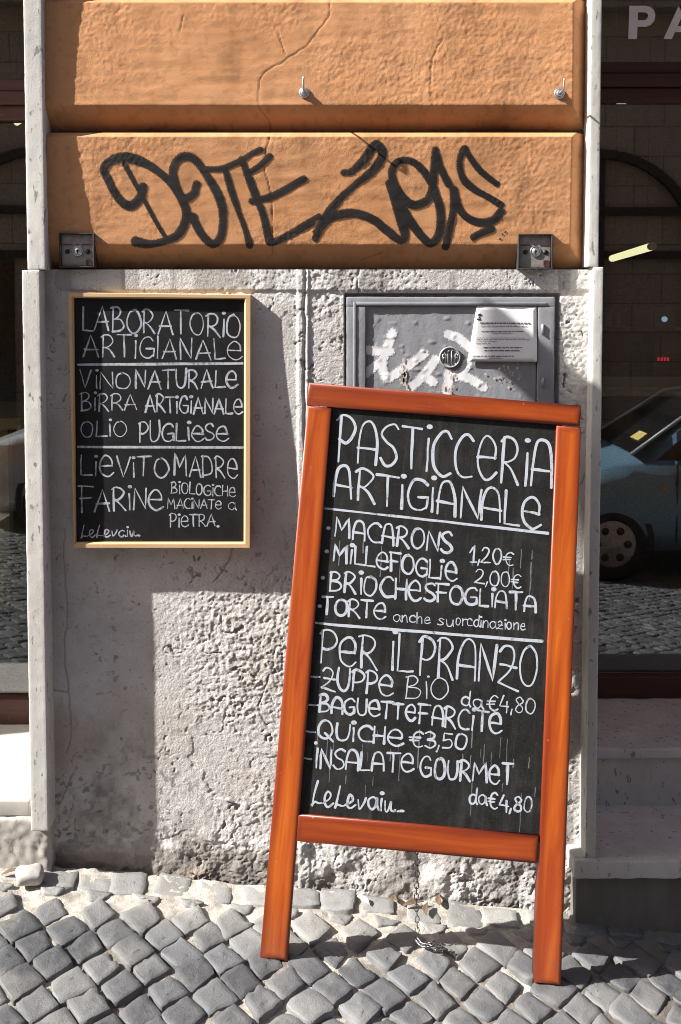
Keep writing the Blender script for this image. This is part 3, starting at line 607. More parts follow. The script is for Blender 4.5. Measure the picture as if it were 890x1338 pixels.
# lintels, the wall above and to the sides, and the shop behind the glass
mb = MB(); mb.box((-9, .02, 2.9), (9, .6, 9)); mb.box((-9, .02, -1), (-2.35, .6, 2.9)); mb.box((2.6, .02, -1.5), (9, .6, 2.9)); mb.box((-2.36, .02, -1), (XL, .6, zs0 - .02)); mb.build('upper_wall', M['stucco'], bld)
mb = MB(); zf = .22
for b in (((-4, .62, zf - .1), (4, 5, zf)), ((-4, 5, zf), (4, 5.1, 3.1)), ((-4.1, .62, zf), (-4, 5.1, 3.1)), ((4, .62, zf), (4.1, 5.1, 3.1)), ((-4, .62, 3.1), (4, 5, 3.2))): mb.box(*b)
mb.build('shop_interior', M['room'], bld)
rebase(bld)

# ------------------------------------------------------------------ the lane
def cobbles():
    ang = math.radians(50); p = .0815
    a = np.array([math.cos(ang), math.sin(ang)]) * p; b = np.array([math.cos(ang), -math.sin(ang)]) * p
    I, J = np.meshgrid(np.arange(-110, 111), np.arange(-110, 111), indexing='ij')
    C = I[..., None] * a + J[..., None] * b
    C = C.reshape(-1, 2); C += np.stack([.030 * fbm(C[:, 0] * 2.1, C[:, 1] * 2.1, 3, 2) , .030 * fbm(C[:, 0] * 1.7, C[:, 1] * 1.7, 8, 2)], 1)
    C = C[(C[:, 0] > -3.2) & (C[:, 0] < 3.4) & (C[:, 1] < -.146) & (C[:, 1] > -4.6)]
    n = len(C)
    cor = np.stack([(a + b) / 2 * .0 + (a - b) / 2 * 0 + s * a / 2 + t * b / 2 for s, t in ((1, 1), (-1, 1), (-1, -1), (1, -1))])
    K = C[:, None, :] + cor[None] * (.865 + .11 * rng.random((n, 1, 1))) + rng.normal(0, .0052, (n, 4, 2))
    # a border row laid along the wall, and half stones between
    bx = np.arange(-3.2, 3.4, .100); m = len(bx); bxj = bx + rng.normal(0, .008, m); wd = .041 + .004 * rng.random(m); y0 = -.020 + rng.normal(0, .006, m); y1 = -.098 + rng.normal(0, .008, m)
    KB = np.stack([np.stack([bxj + wd, y0], 1), np.stack([bxj - wd, y0 + rng.normal(0, .004, m)], 1), np.stack([bxj - wd, y1], 1), np.stack([bxj + wd, y1 + rng.normal(0, .004, m)], 1)], 1) + rng.normal(0, .0035, (m, 4, 2))
    hx = np.arange(-3.2, 3.4, .114); hm = len(hx); hh = hx + rng.normal(0, .004, hm)
    KH = np.stack([np.stack([hh + .030, np.full(hm, -.106)], 1), np.stack([hh - .036, np.full(hm, -.104)], 1), np.stack([hh - .018, np.full(hm, -.136)], 1), np.stack([hh + .016, np.full(hm, -.136)], 1)], 1) + rng.normal(0, .004, (hm, 4, 2))
    K = np.concatenate([K, KB, KH]); n = len(K)
    K = K[:, ::-1]                          # counter-clockwise order does not matter: both checked below
    t = np.linspace(0, 1, 5)[:-1]
    per = np.concatenate([K[:, k, None] + (K[:, (k + 1) % 4, None] - K[:, k, None]) * t[None, :, None] for k in range(4)], 1)      # n,16,2
    per += rng.normal(0, .0011, per.shape)
    for _ in range(1): per = .07 * np.roll(per, 1, 1) + .86 * per + .07 * np.roll(per, -1, 1)
    cen = per.mean(1, keepdims=True); d = per - cen
    area = np.sum(per[:, :, 0] * np.roll(per[:, :, 1], -1, 1) - np.roll(per[:, :, 0], -1, 1) * per[:, :, 1], 1)
    flipm = area < 0; per[flipm] = per[flipm][:, ::-1]; d = per - cen
    tilt = rng.normal(0, .028, (n, 1, 2)); lift = rng.normal(0, .0024, (n, 1)); lift[-(m + hm):] -= .004
    chip = np.where(rng.random((n, 16)) < .09, rng.uniform(.03, .13, (n, 16)), 0); chip = np.maximum(chip, .45 * np.roll(chip, 1, 1))
    rings = []
    for s, dz, nz in ((1.05, -.035, 0), (1.0, -.0060, .0014), (.982, -.0014, .0008), (.955, .0000, .0004), (.62, .0002, .0009), (.30, .0004, .0009)):
        q = cen + d * s * (1 - chip * min(1, max(0, (s - .6) / .3)))[..., None]; z = gz(q[..., 0], q[..., 1]) + dz + lift + np.sum(d * s * tilt, -1) + rng.normal(0, 1, q.shape[:2]) * nz - .03 * chip * (s > .9) * (s < 1.04) + .0022 * fbm(q[..., 0] * 45, q[..., 1] * 45, 7, 2)
        rings.append(np.concatenate([q, z[..., None]], -1))
    top = np.concatenate([cen, (gz(cen[..., 0], cen[..., 1]) + .0014 + lift)[..., None]], -1)
    V = np.concatenate(rings + [top], 1); nv = V.shape[1]     # n, 97, 3
    k = np.arange(16); q = []
    for r in range(5): q.append(np.stack([r * 16 + k, r * 16 + (k + 1) % 16, (r + 1) * 16 + (k + 1) % 16, (r + 1) * 16 + k], 1))
    Q1 = np.concatenate(q)
    k2 = np.arange(0, 16, 2); Qc = np.stack([80 + k2, 80 + k2 + 1, 80 + (k2 + 2) % 16, np.full(8, 96)], 1)
    Q = np.concatenate([Q1, Qc]); Q = (Q[None] + (np.arange(n) * nv)[:, None, None]).reshape(-1, 4)
    tint = np.repeat(np.clip(.48 + rng.normal(0, .30, n), 0, 1), nv)
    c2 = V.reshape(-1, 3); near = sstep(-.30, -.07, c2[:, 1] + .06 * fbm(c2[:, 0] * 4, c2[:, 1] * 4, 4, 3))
    near = near * (1 - .85 * sstep(.45, .62, c2[:, 0])); dust = np.clip(.58 * near + .22 * sstep(.1, .5, fbm(c2[:, 0] * 9, c2[:, 1] * 9, 13, 3)), 0, .88) * (.55 + .45 * rng.random(n).repeat(nv))  # dust cut on the right so the board's ground shadow looks darker
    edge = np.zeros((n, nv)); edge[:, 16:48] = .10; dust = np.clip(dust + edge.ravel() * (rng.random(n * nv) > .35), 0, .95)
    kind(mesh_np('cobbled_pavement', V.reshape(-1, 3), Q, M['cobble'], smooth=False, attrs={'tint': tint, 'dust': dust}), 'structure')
    # the sand between and under the stones
    xs = np.arange(-3.2, 3.4, .008); ys = np.concatenate([np.arange(-4.6, -1.2, .04), np.arange(-1.2, -.02, .006)])
    X, Y = np.meshgrid(xs, ys, indexing='ij')
    Zs = gz(X, Y) - .0098 + .0080 * fbm(X * 16, Y * 16, 5, 4) + .003 * fbm(X * 90, Y * 90, 6, 2) + .008 * sstep(-.16, -.05, Y) * (.35 + .9 * fbm(X * 8, Y * 12, 9, 3)) + .012 * sstep(-.035, -.0, Y)
    kind(mesh_np('sand_bed', np.stack([X, Y, Zs], -1), grid_quads(*X.shape), M['sand'], attrs={'grime_shade': np.clip(.75 * sstep(.48, .64, X) + .72 * sstep(-.12, -.42, Y) * sstep(-.5, .25, fbm(X * 7, Y * 7, 19, 3)) + .35 * sstep(.1, .5, fbm(X * 40, Y * 40, 29, 2)), 0, .9)}), 'structure')  # right side darkened to deepen the menu board's shadow; grime elsewhere
cobbles()
def far_ground():                           # one sheet to the horizon; the lane's slope eases off with distance
    xs = np.concatenate([np.linspace(-150, -12, 12), np.linspace(-10, 10, 41), np.linspace(12, 150, 12)]); ys = np.concatenate([np.linspace(-150, -12, 10), np.linspace(-10, .5, 31), np.linspace(1, 80, 8)])
    X, Y = np.meshgrid(xs, ys, indexing='ij'); Z = SLX * 8 * np.tanh(X / 8) + SLY * np.clip(Y, -4.7, 0)
    Z -= .05 + .03 * ((np.abs(X) < 3.6) & (Y > -5)); kind(mesh_np('street', np.stack([X, Y, Z], -1), grid_quads(*X.shape), M['road'], attrs=None), 'structure')
far_ground()

# ------------------------------------------------------------------ wall chalkboard
def quad_frame(conv, O, I, depth, mats, parent):
    """four mitred bars between outer quad O and inner quad I (board coordinates), moulded front"""
    names = ['frame_rail', 'frame_stile', 'frame_rail', 'frame_stile']
    for k in range(4):
        o0, o1, i0, i1 = O[k], O[(k + 1) % 4], I[k], I[(k + 1) % 4]
        prof = [(0, .2), (0, -.86), (.10, -1), (.72, -1), (.86, -.90), (1, -.80), (1, .2)]        # (across, depth)
        V = []
        for a, b in ((o0, i0), (o1, i1)):
            for t, dd in prof: q = np.array(a) + (np.array(b) - a) * t; V.append((q[0], dd * depth, q[1]))
        n = len(prof); mb = MB(); mb.add(V, [(j, (j + 1) % n, n + (j + 1) % n, n + j) for j in range(n)] + [tuple(range(n)), tuple(range(2 * n - 1, n - 1, -1))])
        mb.build(names[k], mats[k % 2], parent)
YB = -.044                                  # front of the board
cb = thing('wall_chalkboard', 'pine framed black chalkboard hung on grey plaster, chalked with LABORATORIO ARTIGIANALE', 'chalkboard', tuple(at(212, 716, -.020)))
o1 = np.array(cb.location)
c1 = lambda x, y: (at(x, y, YB)[[0, 2]] - o1[[0, 2]])
O = [c1(88.6, 382), c1(328, 385.2), c1(327, 716.5), c1(96.5, 716.5)]; I = [c1(96, 389.4), c1(319, 391), c1(318.3, 709), c1(98.5, 708.6)]
I[0] = c1(95.6, 389.4); I[3] = c1(98.6, 709)
quad_frame(c1, O, I, .024, [M['pine_x'], M['pine']], cb)
mb = MB(); P = [(p[0], -.0125, p[1]) for p in I]; mb.quadprism(P, (0, .004, 0)); pan = mb.build('panel', M['board1'], cb)
YP1 = YB + (.024 - .0125)                  # depth of the writing surface
c1p = lambda x, y: (at(60 + x / 2.967, 370 + y / 2.967, YP1)[[0, 2]] - o1[[0, 2]])
rnd = np.random.default_rng(11)
ink = Ink(); pxs = 1 / 2.967 / 536
for tx, p0, p1, h0, h1, wd in [
    ('LABORATORiO', (142,180), (757,212), 92, 88, 8), ('ARTiGIANALe', (146,282), (757,298), 86, 74, 8), ('ViNO', (133,408), (326,410), 76, 62, 7), ('NATURALe', (346,408), (744,404), 72, 68, 9),
    ('BiRRA', (136,496), (354,490), 66, 60, 7), ('ARTiGiANALe', (386,500), (762,508), 68, 56, 8.5), ('OLiO', (134,594), (316,594), 62, 58, 7), ('PUGLieSe', (360,613), (706,610), 80, 56, 9.5),
    ('LieViTO', (136,743), (476,755), 78, 78, 8), ('MADRe', (498,744), (744,757), 80, 76, 8.5), ('FARiNe', (133,884), (452,876), 96, 84, 9),
    ('BiOLOGiCHe', (487,814), (736,828), 44, 38, 5.5), ('MACiNATe', (473,874), (682,874), 40, 34, 5.5), ('α', (708,880), (742,880), 50, 50, 5.5), ('PieTRA.', (482,944), (672,942), 48, 42, 6.5),
    ('λέλέβαιω.', (138,986), (366,980), 44, 40, 6)]:
    tx = tx.replace('α', 'α').replace('а', 'α')
    ink.text(c1p, tx, p0, p1, h0, h1, (0, -1), wd, pxs, rnd, track=.10)
for y0, y1 in ((315, 310), (633, 637)): ink.line(c1p, (124, y0), (763, y1), 11, pxs, rnd)
ln = ink.mb.build('chalk_lettering', M['chalk1'], pan); ln.location = (0, -.01262, 0)

# ------------------------------------------------------------------ leaning menu board
fl, fr = ground_at(357, 1254), ground_at(716, 1289)
ex = fr - fl; ex /= np.linalg.norm(ex); u0 = np.array([-ex[2], 0, ex[0]]); u0 -= ex * (u0 @ ex); u0 /= np.linalg.norm(u0); yv = np.cross(u0, ex); yv = yv if yv[1] > 0 else -yv
LEAN = math.radians(4.5)
uu = math.cos(LEAN) * u0 + math.sin(LEAN) * yv; nn = np.cross(uu, ex); nn = nn if nn[1] > 0 else -nn    # nn points to the wall
org = (fl + fr) / 2
mbd = thing('menu_board', 'tall orange framed menu board standing askew on the cobbles, chalked with PASTICCERIA ARTIGIANALE', 'menu board')
mbd.matrix_world = Matrix(((ex[0], nn[0], uu[0], org[0]), (ex[1], nn[1], uu[1], org[1]), (ex[2], nn[2], uu[2], org[2]), (0, 0, 0, 1)))
def ab(px, py, off=0.0):                    # photo pixel -> board (x, z) on the plane `off` behind the front
    P = on_plane(px, py, org + nn * off, nn) - org; return np.array([P @ ex, P @ uu])
def bar(name, P, th, m, off=0.0, bev=.005, parent=mbd):
    """a bar with rounded edges from four corners (front plane), th deep"""
    P = [np.array(p) for p in P]; ctr = sum(P) / 4
    def inset(d):
        out = []
        for k in range(4):
            a = P[k - 1] - P[k]; b = P[(k + 1) % 4] - P[k]; a /= np.linalg.norm(a); b /= np.linalg.norm(b); s = abs(a[0] * b[1] - a[1] * b[0]); out.append(P[k] + (a + b) * d / s)
        return out
    prof = [(0, th), (0, bev), (bev * .12, bev * .62), (bev * .38, bev * .30), (bev, bev * .04), (bev * 1.9, 0.0), (bev * 3.5, 0.0)]
    V = []; att = []
    for d, y in prof:
        for q in inset(d): V.append((q[0], off + y, q[1])); att.append(max(0, 1 - d / (bev * 3.4)))
    Fc = [(4 * r + k, 4 * r + (k + 1) % 4, 4 * r + 4 + (k + 1) % 4, 4 * r + 4 + k) for r in range(len(prof) - 1) for k in range(4)]
    L = 4 * (len(prof) - 1); Fc += [(L, L + 1, L + 2, L + 3), (3, 2, 1, 0)]
    me = bpy.data.meshes.new(name); me.from_pydata(V, [], Fc); me.update()
    a = me.attributes.new('edge', 'FLOAT', 'POINT'); a.data.foreach_set('value', np.array(att, np.float32))
    bm = bmesh.new(); bm.from_mesh(me); bmesh.ops.recalc_face_normals(bm, faces=bm.faces); bm.to_mesh(me); bm.free()
    me.polygons.foreach_set('use_smooth', np.array([f < len(Fc) - 2 for f in range(len(Fc))], bool))
    return link(name, me, m, parent)
TH = .036
TLo, TRo = ab(403, 500), ab(760, 530)
bar('top_rail', [ab(403.5, 500), ab(760, 530), ab(758.5, 557.5), ab(400.5, 529.5)], TH, M['aframe_x'])
stl = [ab(401.5, 530.3), ab(433.5, 533.0), ab(376, 1257), ab(339.5, 1252)]
st_r = [ab(727.5, 556.0), ab(760, 558.6), ab(733.5, 1289), ab(698, 1284.5)]
bar('stile', stl, TH, M['aframe']); bar('stile', st_r, TH, M['aframe'])
bar('bottom_rail', [ab(388.5, 1064.5), ab(704.5, 1092), ab(703, 1129.5), ab(385.5, 1100)], TH, M['aframe_x'])
REC = .0085
PC = [ab(428, 522, REC), ab(735, 545, REC), ab(708, 1100, REC), ab(380, 1080, REC)]
mb = MB(); mb.quadprism([(p[0], REC, p[1]) for p in PC], (0, .004, 0)); pn = mb.build('panel', M['board2'], mbd)
# the prop behind it: a narrow frame hinged near the top, its foot against the wall
zt_ = ab(580, 540)[1]; Lp = .86; dl = math.radians(13.2)
prop = [bar('prop_stile', [np.array([x - .02, zt_]), np.array([x + .02, zt_]), np.array([x + .02, zt_ - Lp]), np.array([x - .02, zt_ - Lp])], .022, M['aframe'], off=TH + .006, bev=.003) for x in (-.10, .14)]
prop.append(bar('prop_rail', [np.array([-.08, zt_ - .70]), np.array([.12, zt_ - .70]), np.array([.12, zt_ - .74]), np.array([-.08, zt_ - .74])], .022, M['aframe_x'], off=TH + .006, bev=.003))
for x in (-.10, .14): mb = MB(); mb.rbox((x - .025, TH + .0005, zt_ - .03), (x + .025, TH + .0055, zt_ + .03), .001); mb.build('hinge', M['zinc'], mbd)
piv = Vector((0, TH + .006, zt_)); RX = Matrix.Rotation(dl, 3, 'X')
for o in prop: o.rotation_euler = (dl, 0, 0); o.location = piv - RX @ piv
ink = Ink(); rnd = np.random.default_rng(23); pxs = 1 / 590.0
cab = lambda x, y: ab(x, y, REC - .0004)
z5 = lambda x, y: (400 + x / 2.405, 530 + y / 2.405)
z6 = lambda x, y: (370 + x / 2.225, 800 + y / 2.225)
UP = (.055, -1)
DRIPS = []
def wr(z, sc, tx, p0, p1, h0, h1, wd, track=.10):
    ink.text(cab, tx, z(*p0), z(*p1), h0 / sc, h1 / sc, UP, wd / sc, pxs, rnd, arch=True, track=track); DRIPS.append((z(*p0), z(*p1)))
A5, A6 = 2.405, 2.225
for a in [('PASTiCCeRiA', (98,168), (770,264), 138, 140, 10.5), ('ARTiGiANALe', (86,287), (737,388), 95, 104, 10.5), ('MACARONS', (92,408), (456,466), 62, 64, 9.5), ('1,20€', (514,490), (652,502), 50, 44, 6),
          ('MiLLeFOGLie', (86,487), (472,554), 56, 58, 9.5), ('2,00€', (530,558), (676,574), 46, 42, 6), ('BRiOCHe', (74,582), (362,614), 62, 62, 9.5), ('SFOGLiATA', (372,612), (722,648), 56, 52, 9.5),
          ('TORTe', (48,655), (250,672), 52, 54, 9)]: wr(z5, A5, *a)
for a in [('ανϲηε', (273,677), (390,686), 34, 34, 4.6), ('συ', (414,690), (463,694), 34, 34, 4.4), ('ορϲδιναζιονε', (470,690), (690,707), 36, 36, 4.4)]: wr(z5, A5, *a)
for a in [('PeR', (106,143), (274,168), 92, 92, 9.5), ('iL', (310,170), (374,174), 108, 100, 9.5), ('PRANZO', (395,178), (738,222), 112, 112, 9.5), ('ZUPPe', (114,220), (317,244), 62, 62, 8.5), ('BiO', (356,250), (482,254), 62, 58, 4.5),
          ('δα', (518,268), (582,282), 44, 44, 6.5), ('€4,80', (592,284), (732,294), 46, 42, 6), ('BAGUeTTe', (106,288), (386,314), 48, 46, 9), ('FARCiTe', (394,322), (634,356), 56, 58, 8.5), ('QUiCHe', (102,366), (347,388), 50, 48, 9), ('€3,50', (368,390), (532,400), 48, 44, 7.5),
          ('INSALATe', (92,452), (377,466), 56, 52, 9), ('GOURMeT', (398,478), (668,502), 56, 58, 9), ('λέλέβαιω_', (84,560), (352,582), 64, 52, 8), ('δα', (540,556), (594,562), 44, 44, 7), ('€4,80', (596,570), (724,584), 48, 44, 7.5)]: wr(z6, A6, *a)
for p0, p1, z in (((60,322), (760,400), z5), ((95,30), (753,84), z6)): ink.line(cab, z(*p0), z(*p1), 4.2, pxs, rnd)
for p in ((70,385), (65,458), (53,541), (43,630)): q = cab(*z5(*p)); ink.dot(q, .0050, .0042)
for p in ((95,380),): q = cab(*z6(*p)); ink.dot(q, .0044, .0040)
for p0, p1 in (((82,187), (106,188)), ((76,269), (106,270)), ((68,346), (94,349)), ((60,423), (82,427))): ink.stroke(np.array([cab(*z6(*p0)), cab(*z6(*((np.array(p0) + p1) / 2 + [0, 1]))), cab(*z6(*p1))]), 3.2 * pxs, rnd)
ln = ink.mb.build('chalk_lettering', M['chalk2'], pn); ln.location = (0, REC - .00030, 0)
ink = Ink()                                 # runs of washed-out chalk under the lines
for k in range(46):
    t = rnd.random(); x = 400 + 300 * rnd.random(); y = (690, 700, 960, 1000, 935, 950)[k % 6] + 20 * rnd.random() + (x - 400) * .09
    L = 10 + 45 * rnd.random()**2; ink.stroke(np.array([cab(x - .05 * s * L + rnd.normal(0, .2), y + s * L) for s in np.linspace(0, 1, 6)]), (.8 + 1.2 * rnd.random()) * pxs, rnd)
dr = kind(ink.mb.build('chalk_drips', M['drip'], pn), 'stuff'); dr.location = (0, REC - .00008, 0)
# the chain that holds the two leaves, hanging to the ground
def chain():
    g = ground_at(546, 1236); top = at(545, 1112, g[1])
    mb = MB(); pts = []
    n = int((top[2] - g[2] - .012) / .0135)
    for k in range(n): pts.append((np.array([top[0] + .0012 * math.sin(k * .6), top[1], top[2] - k * .0135]), np.array([0, 0, -1.0]), k))
    path = smooth(np.array([[g[0] - .002, g[1], g[2] + .014], [g[0] + .008, g[1] - .012, g[2] + .010], [g[0] + .024, g[1] - .020, g[2] + .012], [g[0] + .036, g[1] - .008, g[2] + .012], [g[0] + .030, g[1] - .022, g[2] + .016], [g[0] + .050, g[1] - .018, g[2] + .010], [g[0] + .042, g[1] - .030, g[2] + .010], [g[0] + .062, g[1] - .022, g[2] + .008]]), 4)
    for k in range(len(path) - 1): d = path[k + 1] - path[k]; pts.append((path[k], d / np.linalg.norm(d), k))
    for p, d, k in pts:
        a = np.cross(d, [0, 1, 0] if abs(d[1]) < .8 else [1, 0, 0]); a /= np.linalg.norm(a); b = np.cross(d, a)
        if k % 2: a, b = b, a
        loop = [p + d * .0092 * math.cos(t) + a * .0048 * math.sin(t) for t in np.linspace(0, 2 * math.pi, 11)]
        mb.tube(loop, .0013, 5, cap=False)
    o = mb.build('chain', M['chain'], mbd); o.matrix_parent_inverse = mbd.matrix_world.inverted()
chain()

# ------------------------------------------------------------------ meter cabinet with its notice
mc = thing('meter_cabinet', 'grey steel meter cabinet set in the wall with round emblem and white spray tag', 'meter cabinet', tuple(at(590, 590, -.02)))
YC = -.030; YD = -.0245
mb = MB()
x0, x1, xi0, xi1 = at(453, 400, YC)[0], at(725, 400, YC)[0], at(478, 400, YC)[0], at(703, 400, YC)[0]
zt, zi, zbm = at(500, 388, YC)[2], at(500, 400.5, YC)[2], at(500, 580, YC)[2]
for b in (((x0, YC, zi + .0003), (x1, .03, zt)), ((x0, YC, zbm), (xi0, .03, zi)), ((xi1, YC, zbm), (x1, .03, zi)), ((xi0, YC, zbm - .03), (xi1, .03, zbm))): mb.rbox(*b, .002, .012, .0009, 60, 3)
mb.build('cabinet_frame', M['grey_metal'], mc)
mb = MB(); mb.rbox((x0 + .016, YC - .0022, zbm), (x0 + .022, YC + .003, zi + .010), .001); mb.rbox((x0 + .0225, YC - .0022, zi + .004), (x1 - .02, YC + .003, zi + .010), .001); mb.build('frame_bead', M['grey_metal'], mc)
xs = np.arange(xi0 + .001, xi1 - .001, .003); zs = np.arange(zbm, zi, .003); X, Z = np.meshgrid(xs, zs, indexing='ij')
Yd = YD - .0007 * fbm(X * 40, Z * 14, 3, 3) - .0016 * np.clip(fbm(X * 55, Z * 90, 8, 2) - .35, 0, 1) * 2 - .0012 * fbm(X * 6, Z * 6, 18, 2)
dr = mesh_np('cabinet_door', np.stack([X, Yd, Z], -1), grid_quads(*X.shape), M['grey_metal'], mc)
TAG = [(lambda p: [(440 + x / 4.45, 380 + y / 4.45) for x, y in p])(q) for q in [[(325,245),(300,310),(275,380),(265,440),(285,500),(310,505)], [(185,345),(230,352),(310,352)], [(170,480),(220,440),(255,420)],
    [(340,485),(420,430),(510,365)], [(430,560),(480,520),(540,450),(575,400)], [(650,255),(710,275),(760,320),(800,350)], [(560,420),(520,490),(560,530)], [(660,510),(720,495),(790,520),(850,560)], [(690,490),(735,470),(760,420)], [(640,590),(650,520),(650,480)]]]
pa = np.zeros(X.shape); drp = np.zeros(X.shape)
for q in TAG: pa = np.maximum(pa, .88 * (1 - sstep(.003, .019, seg_dist(X, Z, smooth(px2(q, YD), 6)))))
gq = grid_quads(*X.shape); keep = gq[pa.ravel()[gq].max(1) > .02]; us, inv = np.unique(keep, return_inverse=True)
o = mesh_np('spray_tag', np.stack([X, Yd - .0006, Z], -1).reshape(-1, 3)[us], inv.reshape(-1, 4), M['white_paint'], mc, attrs={'paint': pa.ravel()[us]})
mb = MB(); ch = np.random.default_rng(3)     # paint chips
def chips(cx_, cy_, rx, ry, n, elong=1.0):
    for _ in range(n):
        x, y = ch.normal(cx_, rx), ch.normal(cy_, ry); r = ch.uniform(.6, 1.6)
        c = at(x, y, YD - .0022); mb.add([c + np.array([r / 540 * (1 + .5 * ch.random()) * math.cos(a), 0, elong * r / 540 * (1 + .5 * ch.random()) * math.sin(a)]) for a in np.linspace(0, 2 * math.pi, 7, endpoint=False)], [tuple(range(7))])
for a in ((662, 490, 13, 7, 46), (528, 490, 2.5, 9, 40, 1.8), (588, 505, 4, 12, 26, 2.0)): mb = MB(); chips(*a[:4], a[4] // 2, *a[5:]); mb.build('bare_patch', M['bare'], mc)
def emblem():
    c = at(588, 467, YD - .004); mb = MB(); r = .0262
    mb.lathe((c[0], YD - .001, c[2]), (0, -1, 0), [(0, r), (.003, r), (.0042, r - .001), (.0046, r - .0025), (.0042, r - .004), (.0026, r - .0045), (.0026, .0001)], 40); e = mb.build('emblem', M['emblem'], mc)
    mb = MB()                                # the four tall letters A C E A
    def L(pts, wd=.0013): mb.tube([(c[0] + x * r, YD - .0045, c[2] + y * r) for x, y in pts], wd, 6)
    L([(-.66,-.36),(-.66,.22),(-.52,.46),(-.38,.22),(-.38,-.50)]); L([(-.66,-.05),(-.38,-.05)])
    L([(.0,.62),(-.16,.6),(-.20,.3),(-.20,-.35),(-.16,-.62),(.0,-.64)]); L([(.34,.60),(.14,.60),(.14,-.62),(.34,-.60)]); L([(.14,.02),(.30,.02)])
    L([(.48,-.50),(.48,.22),(.58,.44),(.70,.22),(.70,-.36)]); L([(.48,-.05),(.70,-.05)])
    mb.build('emblem_lettering', M['zinc'], e)
emblem()
for z in (430, 500):
    c = at(709, z, YC); mb = MB(); mb.tube([(c[0], YC - .002, c[2] - .012), (c[0], YC - .002, c[2] + .012)], .003, 10); mb.build('hinge', M['grey_metal'], mc)
rebase(mc)
nt = thing('notice', 'white printed paper notice taped to the grey meter cabinet door', 'notice', tuple(at(655, 473, -.03)))
def paper():
    n = 14; Pq = [(623, 400.5), (701, 401), (702, 472.5), (611, 472.5)]; V = []
    for i in range(n + 1):
        for j in range(n + 1):
            u, v = i / n, j / n; a = np.array(Pq[0]) * (1 - u) + np.array(Pq[1]) * u; b = np.array(Pq[3]) * (1 - u) + np.array(Pq[2]) * u; q = a * (1 - v) + b * v
            Y = YD - .0045 - .0012 * v * v - .0035 * u * v - .0009 * math.sin(u * 7) * (1 - v)**2; V.append(at(q[0], q[1], Y))
    V = np.array(V); qd = grid_quads(n + 1, n + 1)
    me = mesh_np('sheet', V, qd, M['paper'], nt); sd = me.modifiers.new('thick', 'SOLIDIFY'); sd.thickness = .0003; sd.offset = 1
    def P(u, v):
        a = np.array(Pq[0]) * (1 - u) + np.array(Pq[1]) * u; b = np.array(Pq[3]) * (1 - u) + np.array(Pq[2]) * u; q = a * (1 - v) + b * v
        return at(q[0], q[1], YD - .0045 - .0012 * v * v - .0035 * u * v - .0009 * math.sin(u * 7) * (1 - v)**2 - .0009)
    mb = MB(); r2 = np.random.default_rng(5)
    def words(v, u0, u1, h):
        u = u0
        while u < u1:
            wl_ = min(r2.uniform(.02, .08), u1 - u); mb.add([P(u, v - h), P(u + wl_, v - h), P(u + wl_, v + h), P(u, v + h)], [(0, 1, 2, 3)]); u += wl_ + .012
    words(.30, .10, .90, .012)
    for v, a, b, h in ((.355, .12, .85, .006), (.45, .14, .80, .007), (.48, .3, .62, .006), (.57, .08, .82, .004), (.60, .08, .90, .004), (.63, .08, .4, .004), (.67, .08, .3, .004), (.745, .2, .78, .008), (.80, .22, .74, .008), (.90, .06, .66, .008), (.935, .3, .5, .006)): words(v, a, b, h)
    mb.build('printed_lines', M['ink'], nt)
    mb = MB()
    for a in ((.045, .13, .10, .17), (.055, .18, .085, .205), (.04, .215, .10, .25)): mb.add([P(a[0], a[1]), P(a[2], a[1]), P(a[2], a[3]), P(a[0], a[3])], [(0, 1, 2, 3)])
    mb.build('printed_crest', M['logo'], nt)
paper(); rebase(nt)

